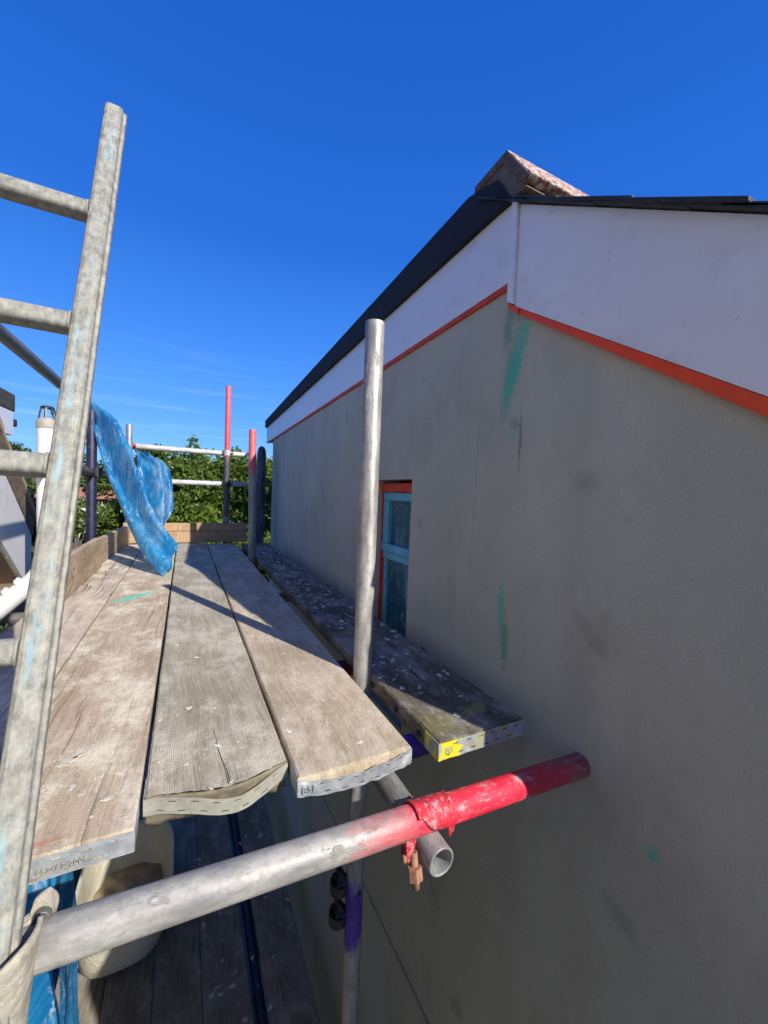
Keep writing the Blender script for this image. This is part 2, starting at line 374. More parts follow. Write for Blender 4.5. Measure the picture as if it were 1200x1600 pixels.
M['sheet_dark'] = mat_film('blue_polythene_roll', (.008, .12, .28), (.02, .20, .40), .3, .25, .85, (38, 38, 5), .5)
M['wrap'] = mat_film('navy_polythene_wrap', (.002, .008, .022), (.008, .035, .07), .0, .25, 1., (50, 50, 10), .35)
M['tub'] = mat_film('cream_plastic_tub', (.66, .62, .48), (.76, .72, .58), .3, .5, 1., (5, 5, 5), .0)
M['cream'] = mat_plain('greyed_cement_in_tub', (.30, .24, .15), .9, 0, .3, 12, .8, 60)
M['pipe'] = mat_plain('white_pvc_pipe', (.74, .74, .72), .35, 0, .04, 5, .08, 30, (.5, .48, .44), .25)
M['pipe_cap'] = mat_plain('grey_pipe_cage', (.36, .34, .28), .6, 0, .15, 20, .2, 50)
M['dark_plastic'] = mat_plain('black_plastic', (.02, .022, .028), .5, 0, .2, 20, .2, 50)
M['n_felt'] = mat_plain('mossy_roof_felt', (.06, .055, .04), .9, 0, .4, 18, .9, 90, (.20, .19, .13), .6)
M['n_tile'] = mat_plain('brown_verge_tile', (.16, .115, .08), .9, 0, .35, 18, .7, 80, (.35, .31, .22), .5)
M['n_mortar'] = mat_plain('verge_mortar', (.42, .35, .25), .95, 0, .3, 25, .9, 60)
M['soffit'] = mat_plain('brown_soffit', (.24, .17, .12), .8, 0, .15, 8, .2, 30)
M['n_wall'] = mat_plain('neighbour_pebbledash', (.06, .05, .042), .95, 0, .2, 50, .9, 150)
M['n_gable'] = mat_plain('pale_neighbour_render', (.66, .60, .52), .95, 0, .08, 4, .5, 90)  # pale so the added unseen wall throws sunlight back
M['smear'] = mat_plain('dried_plaster_smear', (.50, .47, .38), .9, 0, .2, 80, .6, 200, (.36, .32, .25), .4)
M['flake'] = mat_plain('dried_plaster_flake', (.56, .53, .46), .9, 0, .2, 60, .5, 150)
M['ground'] = mat_plain('garden_ground', (.055, .07, .03), .95, 0, .45, 3, .5, 20, (.12, .10, .07), .5)
M['path'] = mat_plain('concrete_path', (.10, .095, .085), .95, 0, .25, 6, .4, 40)
M['hill'] = mat_plain('wooded_hill', (.030, .045, .020), .95, 0, .5, .4, .9, 1.5)
M['bark'] = mat_plain('bark', (.10, .08, .055), .95, 0, .35, 12, .8, 40)
M['leaf'] = mat_leaf('bright_green_leaves', (.085, .15, .02), (.20, .27, .045))
M['leaf_dark'] = mat_leaf('dark_green_leaves', (.04, .075, .016), (.09, .14, .03))
M['leaf_purple'] = mat_leaf('copper_purple_leaves', (.018, .008, .012), (.055, .018, .028))
M['leaf_flower'] = mat_leaf('shrub_leaves_with_cream_flowers', (.07, .13, .02), (.17, .23, .04), (.75, .75, .55), .16)
M['far_roof'] = mat_plain('terracotta_roof', (.38, .15, .10), .9, 0, .3, 3, .5, 10)
M['far_wall'] = mat_plain('dark_boarded_wall', (.10, .085, .075), .9, 0, .2, 3, .3, 10)
M['far_pale'] = mat_plain('pale_render', (.5, .48, .44), .9, 0, .1, 3, .2, 10)
M['far_glass'] = mat_plain('dark_glass', (.02, .025, .03), .1, 0, .1, 3, .0, 10)
M['bead'] = mat_plain('galvanised_bead', (.34, .33, .31), .6, .2, .2, 40, .3, 90)

def mat_band_yellow():
    t = NT('yellow_sprayed_hoop')
    n = t.noise(28, 5, .7)
    col = t.mix(t.ramp(t.noise(45, 4, .6), .3, .7), (.22, .27, .31), (.42, .46, .48))
    col = t.mix(t.math('MULTIPLY', t.ramp(n, .50, .60), v=.75), col, (.40, .36, .04))
    m = t.blob((-.085, 0, -.019), (.030, .2, .1), (0, 0, 0), .7, 70, .3)
    col = t.mix(m, col, (.72, .66, .03))
    return t.fin(col, .55, .2, t.bump(n, .4, .002))
M['band_yellow'] = mat_band_yellow()

# ------------------------------------------------------------------ helpers
def link(name, verts, faces, mat, parent=None, smooth=False, loc=None, rotm=None, bevel=0, mats=None, fmat=None):
    me = bpy.data.meshes.new(name)
    me.from_pydata([tuple(v) for v in verts], [], [tuple(f) for f in faces])
    me.validate()
    for mm in (mats or [mat]): me.materials.append(mm)
    if fmat: me.polygons.foreach_set('material_index', fmat)
    if smooth: me.polygons.foreach_set('use_smooth', [True] * len(me.polygons))
    o = bpy.data.objects.new(name, me); COL.objects.link(o)
    if parent is not None: o.parent = parent
    if rotm is not None: o.matrix_local = rotm
    if loc is not None: o.location = loc
    if bevel:
        b = o.modifiers.new('bevel', 'BEVEL'); b.width = bevel; b.segments = 2; b.limit_method = 'ANGLE'
    return o

def tag(o, label=None, cat=None, group=None, kind=None):
    if label: o['label'] = label
    if cat: o['category'] = cat
    if group: o['group'] = group
    if kind: o['kind'] = kind
    return o

def thing(name, loc, label, cat, group=None, rotm=None):
    o = bpy.data.objects.new(name, None); COL.objects.link(o)
    if rotm is not None: o.matrix_local = rotm
    o.location = loc
    o.empty_display_size = .1
    return tag(o, label, cat, group)

def box_vf(x0, x1, y0, y1, z0, z1):
    v = [(x0, y0, z0), (x1, y0, z0), (x1, y1, z0), (x0, y1, z0), (x0, y0, z1), (x1, y0, z1), (x1, y1, z1), (x0, y1, z1)]
    f = [(0, 3, 2, 1), (4, 5, 6, 7), (0, 1, 5, 4), (1, 2, 6, 5), (2, 3, 7, 6), (3, 0, 4, 7)]
    return v, f
def box(name, b, mat, parent=None, bevel=.001, **k):
    v, f = box_vf(*b); return link(name, v, f, mat, parent, bevel=bevel, **k)

def prism_vf(poly, x0, x1):
    """poly: list of (y,z); extruded along x"""
    n = len(poly)
    v = [(x0, y, z) for y, z in poly] + [(x1, y, z) for y, z in poly]
    f = [tuple(range(n))[::-1], tuple(range(n, 2 * n))] + [(i, (i + 1) % n, n + (i + 1) % n, n + i) for i in range(n)]
    return v, f
def fixn(o):
    bm = bmesh.new(); bm.from_mesh(o.data); bmesh.ops.recalc_face_normals(bm, faces=bm.faces); bm.to_mesh(o.data); bm.free(); return o
def prism(name, poly, x0, x1, mat, parent=None, bevel=.001, **k):
    v, f = prism_vf(poly, x0, x1); return fixn(link(name, v, f, mat, parent, bevel=bevel, **k))

TR = .02415
def frame(p0, p1):
    p0, p1 = Vector(p0), Vector(p1); d = (p1 - p0)
    q = d.to_track_quat('Z', 'Y').to_matrix().to_4x4(); q.translation = p0
    return q, d.length
def tube_vf(L, r=TR, ri=None, seg=40, rings=None, wob=0):
    ri = ri or r - .004
    zs = rings or [0, L]
    v, f = [], []
    for z in zs:
        for i in range(seg):
            a = 2 * math.pi * i / seg; v.append((r * math.cos(a), r * math.sin(a), z))
    n = len(zs)
    for k in range(n - 1):
        for i in range(seg):
            j = (i + 1) % seg; f.append((k * seg + i, k * seg + j, (k + 1) * seg + j, (k + 1) * seg + i))
    o = len(v)
    for z in (0, min(.25, L / 2), L - min(.25, L / 2), L):
        for i in range(seg):
            a = 2 * math.pi * i / seg; v.append((ri * math.cos(a), ri * math.sin(a), z))
    for a0, a1 in ((0, 1), (2, 3)):
        for i in range(seg):
            j = (i + 1) % seg; f.append((o + a0 * seg + i, o + a1 * seg + i, o + a1 * seg + j, o + a0 * seg + j))
    for i in range(seg):
        j = (i + 1) % seg
        f.append((i, o + i, o + j, j)); f.append(((n - 1) * seg + i, (n - 1) * seg + j, o + 3 * seg + j, o + 3 * seg + i))
    return v, f
def tube(p0, p1, mat, label=None, group='scaffold tubes of the platform', r=TR, name='scaffold_tube', parent=None, cat='scaffold tube'):
    m, L = frame(p0, p1)
    v, f = tube_vf(L, r)
    o = link(name, v, f, mat, parent, smooth=True, rotm=m)
    b = o.modifiers.new('bevel', 'BEVEL'); b.width = .0012; b.segments = 2; b.limit_method = 'ANGLE'; b.angle_limit = 1.
    if label: tag(o, label, cat, group)
    return o

def plank_vf(w, L, t, seed, nx=10, ny=None, amp=.0012, endwob=.0):
    """board lying on its top at z=0, near end at y=0, centred in x; uneven top, rounded arrises"""
    ny = ny or max(8, int(L / .06))
    xs = np.concatenate([[-w / 2, -w / 2 + .0035], np.linspace(-w / 2 + .012, w / 2 - .012, nx), [w / 2 - .0035, w / 2]])
    ys = np.linspace(0, L, ny + 1)
    v, f = [], []
    nX = len(xs)
    for iy, y in enumerate(ys):
        ew = mnoise.noise(Vector((seed * 9.1, y * 5, 1))) * .0015
        for ix, x in enumerate(xs):
            e = (ix in (0, nX - 1))
            z = mnoise.noise(Vector((x * 22 + seed * 7, y * 3, seed))) * amp - (.0035 if e else 0.0) + mnoise.noise(Vector((seed * 3, y * 1.1, 4))) * .0012
            yy = y + (endwob * mnoise.noise(Vector((x * 30, seed, 2))) if iy == 0 else 0)
            v.append((x + (ew if x > 0 else -ew) * (1 if abs(x) > w / 2 - .006 else 0), yy, z))
    nt = len(v)
    for iy, y in enumerate(ys):
        for x in (xs[0], xs[-1]):
            v.append((x, v[iy * nX][1] if x < 0 else v[iy * nX + nX - 1][1], -t + .001))
    for iy in range(ny):
        for ix in range(nX - 1):
            a = iy * nX + ix; f.append((a, a + 1, a + nX + 1, a + nX))
        a, b = nt + iy * 2, nt + iy * 2 + 2
        f.append((a, iy * nX, (iy + 1) * nX, b)); f.append((iy * nX + nX - 1, a + 1, b + 1, (iy + 1) * nX + nX - 1)); f.append((a, b, b + 1, a + 1))
    f.append(tuple([nt] + [nt + 1] + [nX - 1 - i for i in range(nX)]))
    k = ny * nX; f.append(tuple([nt + 2 * ny] + [k + i for i in range(nX)] + [nt + 2 * ny + 1]))
    return v, f

def hoop_vf(w, zc, h, yoff, zoff, seed, wrap=.05, th=.001, slots=True, nx=84, wrinkle=.0006):
    """perforated end hoop: a strip round the near end of a board, grid with open slots"""
    path = []   # (x,y) along the strip
    for i in range(6): path.append((-w / 2 - .001, wrap * (1 - i / 6)))
    for i in range(nx + 1): path.append((-w / 2 - .001 + (w + .002) * i / nx, -.001))
    for i in range(1, 7): path.append((w / 2 + .001, wrap * i / 6))
    rows = [0, .18, .27, .74, .83, 1.0]
    v, f = [], []
    for k, (x, y) in enumerate(path):
        u = min(1, max(0, (x + w / 2) / w))
        for r in rows:
            z = zc + h * (r - .5) + zoff(u)
            v.append((x, y + yoff(u, r) + wrinkle * mnoise.noise(Vector((x * 60, r * 2, seed))), z + wrinkle * mnoise.noise(Vector((x * 40, seed, r)))))
    nr = len(rows)
    for k in range(len(path) - 1):
        for r in range(nr - 1):
            if slots and 6 < k < nx + 4:
                ph = (k + (5 if r == 3 else 0)) % 12
                if r in (1, 3) and ph < 4 and 12 < k < nx - 2: continue
            a = k * nr + r; f.append((a, a + 1, a + nr + 1, a + nr))
    return v, f
def hoop(parent, mat, *a, **k):
    v, f = hoop_vf(*a, **k)
    o = link('end_hoop', v, f, mat, parent, smooth=False)
    s = o.modifiers.new('solid', 'SOLIDIFY'); s.thickness = .0012; s.offset = 1
    return o

def text_part(s, size, mat, parent, m, name='stamped_lettering', depth=.0006):
    cu = bpy.data.curves.new(name, 'FONT'); cu.body = s; cu.size = size; cu.extrude = depth; cu.space_character = 1.1
    tmp = bpy.data.objects.new('tmp', cu); COL.objects.link(tmp)
    bpy.context.view_layer.update()
    me = bpy.data.meshes.new_from_object(tmp.evaluated_get(bpy.context.evaluated_depsgraph_get()))
    bpy.data.objects.remove(tmp); bpy.data.curves.remove(cu)
    me.name = name; me.materials.clear(); me.materials.append(mat)
    o = bpy.data.objects.new(name, me); COL.objects.link(o); o.parent = parent; o.matrix_local = m
    return o

def grid_obj(name, fn, nu, nv, mat, parent=None, thick=0, smooth=True):
    v = [fn(i / nu, j / nv) for i in range(nu + 1) for j in range(nv + 1)]
    f = [(i * (nv + 1) + j, (i + 1) * (nv + 1) + j, (i + 1) * (nv + 1) + j + 1, i * (nv + 1) + j + 1) for i in range(nu) for j in range(nv)]
    o = link(name, v, f, mat, parent, smooth=smooth)
    if thick: s = o.modifiers.new('solid', 'SOLIDIFY'); s.thickness = thick; s.offset = 0
    return o

def sweep(name, pts, r, mat, parent=None, seg=28, cap=True):
    """round section along a polyline; r may be a list"""
    rs = r if isinstance(r, (list, tuple)) else [r] * len(pts)
    v, f = [], []
    P = [Vector(p) for p in pts]
    up = None
    for i, p in enumerate(P):
        d = (P[min(i + 1, len(P) - 1)] - P[max(i - 1, 0)]).normalized()
        if up is None: up = d.orthogonal().normalized()
        up = (up - d * up.dot(d)).normalized(); s = d.cross(up)
        for k in range(seg):
            a = 2 * math.pi * k / seg; v.append(p + rs[i] * (math.cos(a) * up + math.sin(a) * s))
    for i in range(len(P) - 1):
        for k in range(seg):
            j = (k + 1) % seg; f.append((i * seg + k, i * seg + j, (i + 1) * seg + j, (i + 1) * seg + k))
    if cap: f.append(tuple(range(seg))[::-1]); f.append(tuple((len(P) - 1) * seg + k for k in range(seg)))
    o = link(name, v, f, mat, parent, smooth=True)
    b = o.modifiers.new('edge', 'EDGE_SPLIT'); b.split_angle = 1.0
    return o

# ------------------------------------------------------------------ the setting
GZ = -5.2
v, f = box_vf(-300, 300, -120, 400, GZ - .5, GZ)
tag(link('ground', v, f, M['ground']), kind='structure')
v, f = box_vf(-1.18, .79, -6, 6, GZ, GZ + .004)
tag(link('path', v, f, M['path']), kind='structure')
def hillfn(u, w):
    x = -140 + 280 * u; y = 70 + 130 * w
    h = 13.0 * math.sin(math.pi * min(1, w * 1.0)) * (1.0 / (1 + math.exp((x + 18) / 9))) + 1.5 * mnoise.noise(Vector((x * .05, y * .05, 0)))
    return (x, y, GZ - .4 + max(0, h) * (1 if 0 < w < 1 else 0))
tag(grid_obj('hill', hillfn, 50, 16, M['hill']), kind='structure')

# ------------------------------------------------------------------ the rendered house on the right
WX, FX = .792, .781
slope = .642
def rake(y): return .796 - slope * (.854 - y)      # top of the near fascia
house = thing('house', (0, 0, 0), 'grey base coated house with white fascia boards, black roof edge and blue filmed window', 'house')
YF = 4.14; YN = .05
def flat_bot(y): return .788 - (y - 1.14) * (.788 - .655) / (4.608 - 1.14)   # bottom of the felt upstand
wy0, wy1, wz0, wz1 = 1.342, 1.708, -.95, .062
def wall_panel(name, poly):
    v, f = prism_vf(poly, WX, WX + .10); return fixn(link(name, v, f, M['wall'], house))
# wall face with the window opening left out: one mesh of butted panels
def wall_top(y): return (rake(y) - .03) if y < .84 else flat_bot(y) - .02
bm = bmesh.new()
def quad(pts):
    bm.faces.new([bm.verts.new(p) for p in pts])
def strip(y0, y1, z0, z1fn, x=WX):
    quad([(x, y0, z0), (x, y0, z1fn(y0)), (x, y1, z1fn(y1)), (x, y1, z0)])
strip(YN, .84, GZ, wall_top); strip(.84, wy0, GZ, lambda y: flat_bot(y) - .02)
strip(wy1, YF, GZ, lambda y: flat_bot(y) - .02)
strip(wy0, wy1, wz1, lambda y: flat_bot(y) - .02); strip(wy0, wy1, GZ, lambda y: wz0)
D = .16
quad([(WX, wy0, wz0), (WX, wy0, wz1), (WX + D, wy0, wz1), (WX + D, wy0, wz0)])
quad([(WX, wy1, wz0), (WX, wy1, wz1), (WX + D, wy1, wz1), (WX + D, wy1, wz0)])
quad([(WX, wy0, wz1), (WX, wy1, wz1), (WX + D, wy1, wz1), (WX + D, wy0, wz1)])
quad([(WX, wy0, wz0), (WX, wy1, wz0), (WX + D, wy1, wz0), (WX + D, wy0, wz0)])
quad([(WX, YF, GZ), (WX, YF, wall_top(YF)), (7, YF, wall_top(YF)), (7, YF, GZ)])
quad([(WX, YN, GZ), (WX, YN, wall_top(YN)), (7, YN, wall_top(YN)), (7, YN, GZ)])
quad([(7, YN, GZ), (7, YN, .2), (7, YF, .2), (7, YF, GZ)])
bmesh.ops.remove_doubles(bm, verts=bm.verts, dist=1e-5); bmesh.ops.recalc_face_normals(bm, faces=bm.faces)
me = bpy.data.meshes.new('wall'); bm.to_mesh(me); bm.free(); me.materials.append(M['wall'])
wall = bpy.data.objects.new('wall', me); COL.objects.link(wall); wall.parent = house
# unseen block added right of the view to shade the lower deck
shade_block = prism('front_bay', [(YN - .002, GZ), (-.62, GZ), (-.62, -.36), (YN - .002, -.22)], WX + .002, 6.5, M['wall'], house)
# fascias
fa_bot = lambda y: .590 - (y - .841) * (.590 - .500) / (4.42 - .841)
prism('flat_roof_fascia', [(.842, fa_bot(.842)), (.842, .800), (1.14, .795), (4.43, flat_bot(4.43) + .004), (4.43, fa_bot(4.43))], FX, WX - .001, M['white_board'], house)
prism('fascia_return', [(4.43, fa_bot(4.43)), (4.43, .665), (4.448, .665), (4.448, fa_bot(4.43))], FX, 5, M['white_board'], house)
rk_h = .262
prism('rake_fascia', [(.815, rake(.815) - rk_h), (.815, rake(.815)), (.11, rake(.11)), (.11, rake(.11) - rk_h)], FX - .008, WX - .001, M['white_board'], house)
prism('fascia_end_trim', [(.838, rake(.838) - rk_h + .004), (.838, rake(.838) + .002), (.8165, rake(.8165) + .002), (.8165, rake(.8165) - rk_h + .004)], FX - .017, WX - .001, M['white_board'], house)
for (y, z) in ((.555, .50), (.61, .41), (.33, .30), (.2, .3)):   # screw caps left proud on the board
    mm, L = frame((FX - .008, y, z), (FX - .0105, y, z)); vv, ff = tube_vf(L, .0042, .0005, 14); link('screw_cap', vv, ff, M['white_board'], house, rotm=mm, smooth=False)
# orange tape along the bottom edges
prism('orange_tape', [(.838, fa_bot(.84) - .016), (.838, fa_bot(.84) - .001), (4.42, fa_bot(4.42) - .001), (4.42, fa_bot(4.42) - .012)], FX + .002, WX - .001, M['orange_edge'], house)
prism('orange_tape', [(.838, rake(.838) - rk_h - .012), (.838, rake(.838) - rk_h + .0035), (.80, rake(.80) - rk_h - .0005), (.80, rake(.80) - rk_h - .016), ], FX - .012, WX - .001, M['orange'], house)
prism('orange_tape', [(.799, rake(.799) - rk_h - .016), (.799, rake(.799) - rk_h - .001), (.11, rake(.11) - rk_h - .001), (.11, rake(.11) - rk_h - .034)], FX - .0065, WX - .001, M['orange'], house)
# felt edge of the flat roof
def felt_top(y): return .925 - (y - .88) * (.925 - .727) / (4.618 - .88)
N = 40
poly = [(y, flat_bot(y) + .002 * mnoise.noise(Vector((y * 9, 0, 0)))) for y in np.linspace(.842, 4.46, N)]
poly[0] = (.842, .797)
polyt = [(y, felt_top(y) + .0025 * mnoise.noise(Vector((y * 7, 3, 0)))) for y in np.linspace(4.46, .842, N)]
polyt[-1] = (.842, .80); polyt[-2] = (.90, .885)
prism('felt_edge', poly + polyt, FX - .018, FX + .05, M['felt'], house, bevel=.004)
prism('flat_roof', [(.9, .80), (.9, .86), (1.0, felt_top(1.0) - .012), (4.44, felt_top(4.44) - .012), (4.44, felt_top(4.44) - .08)], FX + .051, 7, M['felt'], house)
# near slope: slates lapped down the verge
nsl = 6; L0 = .20
y = .88
for k in range(nsl):
    ya, yb = y + .012, y - L0 - .004 * (k % 3)
    th = .012
    za = rake(ya) + .004 + (0 if k == 0 else 0); zb = rake(yb) + .018
    za, zb = rake(ya) + .002, rake(yb) + .008; th = .009
    prism('roof_slate', [(ya, za), (ya, za + th), (yb, zb + th), (yb, zb)], FX - .030 - .004 * ((k * 7) % 3), 1.25, M['slate'], house, bevel=.002)
    prism('roof_slate', [(ya + .08, rake(ya + .08) + .003), (ya + .08, rake(ya + .08) + .011), (yb + .09, rake(yb + .09) + .011), (yb + .09, rake(yb + .09) + .001)], FX - .030, 1.25, M['slate'], house, bevel=.002)
    y -= L0 * .9
    if y < .30: break
prism('roof_slope', [(.86, rake(.86) - .012), (.86, rake(.86) - .002), (.12, rake(.12) - .002), (.12, rake(.12) - .012)], WX + .005, 7, M['slate'], house)
# ridge tile
prism('ridge_tile', [(.872, .948), (1.005, .936), (1.007, .912), (.885, .922), (.800, .812), (.775, .822)], FX - .012, 1.24, M['ridge'], house, bevel=.004)
prism('ridge_end', [(.870, .944), (1.002, .932), (1.004, .912), (.886, .92), (.803, .814), (.782, .822)], FX - .015, FX - .0125, M['ridge_side'], house, bevel=.001)
prism('ridge_mortar', [(.884, .934), (.965, .925), (.93, .86), (.842, .806), (.792, .80)], FX - .010, FX + .06, M['mortar'], house, bevel=.004)
# window
win = link('window', *box_vf(WX + .145, WX + .155, wy0, wy1, wz0, wz1), M['far_glass'], house)
def wpart(name, y0, y1, z0, z1, x0, x1, mat, bev=.004): 
    return box(name, (x0, x1, y0, y1, z0, z1), mat, win, bevel=bev)
xf = WX + .058
wpart('frame', wy0 + .001, wy1 - .009, -.030, .008, xf, xf + .06, M['film_blue'])
wpart('frame', wy0 + .001, wy1 - .009, -.268, -.232, xf - .004, xf + .06, M['film_blue'])
wpart('frame', wy0 + .001, wy1 - .009, -.305, -.270, xf + .006, xf + .06, M['film_blue'])
wpart('frame', wy1 - .058, wy1 - .009, -.232, -.030, xf + .0005, xf + .06, M['film_blue'])
wpart('frame', wy1 - .034, wy1 - .009, wz0 + .03, -.305, xf + .012, xf + .06, M['film_blue'])
wpart('frame', wy0 + .001, wy0 + .035, -.232, -.030, xf + .0005, xf + .06, M['film_blue'])
wpart('frame', wy0 + .001, wy0 + .035, wz0 + .03, -.305, xf + .0005, xf + .06, M['film_blue'])
wpart('glass_pane', wy0 + .03, wy1 - .06, -.236, -.026, xf + .022, xf + .028, M['glass_film'], 0)
wpart('glass_pane', wy0 + .03, wy1 - .04, wz0 + .03, -.300, xf + .026, xf + .032, M['glass_film'], 0)
wpart('orange_head_tape', wy0 + .001, wy1 - .001, .009, .050, xf - .012, xf + .03, M['orange_edge'])
wpart('orange_side_tape', wy1 - .008, wy1 - .001, wz0 + .01, .008, xf - .006, xf + .03, M['orange_edge'])
# thin bead line low on the wall
sweep('wall_bead', [(WX - .003, y, -1.846 - .03 * (y - 1.067)) for y in np.linspace(.1, 4.1, 12)], .0035, M['bead'], house, 8)

# ------------------------------------------------------------------ the neighbouring house on the left
nb = thing('house', (0, 0, 0), 'neighbouring house corner with pale bargeboard and brown tile verge left of the ladder', 'house')
nx = -1.0
def ns(y): return .097 - .905 * (y - 3.416)       # outer verge line
prism('bargeboard', [(2.2, ns(2.2) - .20), (3.742, ns(3.742) - .20), (3.742, -.705), (3.59, -.705), (2.2, -.705 + .85 * 1.39)], nx - .02, nx, M['white_board'], nb)
prism('verge_mortar', [(1.9, ns(1.9) - .20), (1.9, ns(1.9) - .06), (3.76, ns(3.76) - .06), (3.76, ns(3.76) - .20)], nx - .06, nx + .012, M['n_tile'], nb, bevel=.006)
for k in range(9):
    ya = 3.80 - k * .215
    prism('verge_tile', [(ya, ns(ya) - .062), (ya, ns(ya) - .02), (ya - .235, ns(ya - .235) - .035), (ya - .235, ns(ya - .235) - .062)], nx - .3, nx + .03 + .004 * (k % 2), M['n_mortar'], nb, bevel=.004)
prism('roof_slope', [(1.5, ns(1.5) - .08), (3.78, ns(3.78) - .08), (3.78, ns(3.78) - .10), (1.5, ns(1.5) - .10)], -5, nx - .061, M['n_tile'], nb)
prism('soffit', [(1.9, -.705 + .85 * (3.59 - 1.9)), (3.59, -.707), (3.742, -.707), (3.742, -.72), (3.58, -.72), (1.9, -.72 + .85 * (3.58 - 1.9))], nx - .25, nx - .021, M['soffit'], nb)
box('eaves_box', (nx - .24, nx - .022, 3.4, 3.74, -.95, -.722), M['soffit'], nb)
prism('wall', [(-5, GZ), (1.598, GZ), (1.598, -.5), (-5, -.5)], -6, nx - .19, M['n_wall'], nb)  # unseen length added to keep low sky light off the house wall
prism('gable', [(-5, -.499), (1.598, -.499), (1.598, .5), (-.9, 2.0), (-5, -.2)], -6, nx - .22, M['n_gable'], nb)  # unseen pale upper wall added to bounce sun onto the grey house
prism('roof_slope', [(1.7, .46), (-.9, 2.02), (-5.1, -.23), (-5.1, -.17), (-.9, 2.09), (1.7, .53)], -6.2, nx - .12, M['n_tile'], nb)  # roof capping the added bounce wall, out of view
prism('wall', [(1.6, GZ), (3.4, GZ), (3.4, -.5), (2.0, .6), (1.6, .6)], -6, nx - .245, M['n_wall'], nb)
box('flat_roof_felt', (-6, nx, 1.5, 3.442, .437, .549), M['n_felt'], nb, bevel=.006)
box('flat_roof_fascia', (-6, nx - .004, 1.5, 3.42, .282, .436), M['white_board'], nb)
box('gutter_bracket', (nx - .03, nx - .005, 3.4215, 3.50, .345, .395), M['dark_plastic'], nb, bevel=.01)

# vent pipe with cage
vp = thing('vent_pipe', (-.775, 3.2, -.5), 'white soil vent pipe with grey cage cap standing behind the ladder', 'pipe')
def rel(p, o=(-.775, 3.2, -.5)): return tuple(a - b for a, b in zip(p, o))
cx, cy = -.765, 3.2
sweep('pipe', [rel((cx - .012, cy, z)) for z in (-.50, -.1, .33)], .052, M['pipe'], vp)
sweep('cage_collar', [rel((cx - .012 + 0, cy, z)) for z in (.325, .36, .385)], [.056, .056, .046], M['pipe_cap'], vp)
for k in range(7):
    a = k * 2 * math.pi / 7 + .3
    sweep('cage_bar', [rel((cx - .012 + r * math.cos(a), cy + r * math.sin(a), z)) for r, z in ((.046, .38), (.040, .42), (.030, .452))], .0045, M['pipe_cap'] if k % 2 else M['dark_plastic'], vp, 8)
sweep('cage_top', [rel((cx - .012, cy, z)) for z in (.448, .456, .462)], [.035, .035, .025], M['dark_plastic'], vp)
sweep('elbow', [rel(p) for p in ((cx - .012, cy, -.49), (cx - .016, cy - .005, -.53), (cx - .035, cy - .01, -.58), (cx - .07, cy - .02, -.63), (cx - .12, cy - .03, -.68), (cx - .24, cy - .04, -.80), (cx - .5, cy - .05, -1.05))], .057, M['pipe'], vp)
for s0 in (.12, .20, .36):
    d = Vector((-.7, -.05, -.7)).normalized(); p = Vector((cx - .035, cy - .012, -.58)) + d * (s0 - .02)
    sweep('pipe_collar', [rel(p + d * t) for t in (0, .004, .026, .03)], [.058, .065, .065, .058], M['pipe'], vp)

# ------------------------------------------------------------------ scaffold boards of the platform
BZ = -.48
G_MAIN = 'boards of the upper platform'
def board(x, y, z, w, L, t, wood, label, group, seed, hoopmat=None, tilt=0, cat='scaffold board', nx=10, yo=None, zo=None, hh=.027, zc=-.019, holes=True, endwob=.002, wr=.0006, ny=None):
    th = thing('scaffold_board', (x, y, z), label, cat, group)
    th.rotation_euler = (0, 0, tilt)
    v, f = plank_vf(w, L, t, seed, nx, endwob=endwob, ny=ny)
    link('plank', v, f, wood, th, smooth=False)
    if hoopmat: hoop(th, hoopmat, w, zc, hh, yo or (lambda u, r: -.002), zo or (lambda u: 0), seed, wrinkle=wr, slots=holes)
    return th
b1 = board(-.3905, .70, BZ, .220, 2.98, .038, M['wood_cream'], 'leftmost cream dusted board of the sunlit platform, along the toe boards', G_MAIN, 1, M['band'])
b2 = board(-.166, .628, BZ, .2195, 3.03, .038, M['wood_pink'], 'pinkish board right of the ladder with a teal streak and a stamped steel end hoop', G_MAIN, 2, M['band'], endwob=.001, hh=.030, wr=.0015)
text_part('BS2482-2009', .0092, M['band_cream'], b2, Matrix.Translation((.004, -.0072, -.0225)) @ Euler((math.pi / 2, 0, 0)).to_matrix().to_4x4())
b4 = board(.286, .632, BZ, .2195, 2.99, .038, M['wood_tan'], 'tan board with the ragged end hoop, beside the tall near standard', G_MAIN, 4, M['band'],
           yo=lambda u, r: -.003 - .004 * math.sin(math.pi * u) * (1 + r * .6), zo=lambda u: -.010 * math.sin(math.pi * u) ** .8, wr=.003, endwob=.004)
text_part('BSI', .016, M['band'], b4, Matrix.Translation((-.104, -.0085, -.026)) @ Euler((math.pi / 2, 0, 0)).to_matrix().to_4x4())
# the grey board: its end split and its hoop hanging in a bow
b3 = thing('scaffold_board', (.0605, .690, BZ), 'grey ribbed board with a split end and a hoop hanging loose in a bow', 'scaffold board', G_MAIN)
v, f = plank_vf(.2185, 3.0, .038, 3, 24, ny=60)
nX = 28
for i in range(nX):
    x = v[i][0]; u = (x + .11) / .22
    v[i] = (x, -.002 - .026 * math.sin(math.pi * max(0, min(1, u)) ** 1.15) ** 1.3 + .004 * mnoise.noise(Vector((x * 70, 5, 1))), v[i][2] - .0025)
link('plank', v, f, M['wood_grey'], b3)
def splitfn(u, w):
    x = -.108 + .216 * u
    s = math.sin(math.pi * u)
    y = -.004 - .026 * math.sin(math.pi * u ** 1.15) ** 1.3 + .012 * w * s - .002 * mnoise.noise(Vector((x * 60, w * 3, 2)))
    return (x, y, -.004 - .045 * w - (.008 * w * max(0, mnoise.noise(Vector((x * 50, 1, 2)))) if w > .9 else 0))
grid_obj('split_end', splitfn, 48, 6, M['endgrain'], b3, .003)
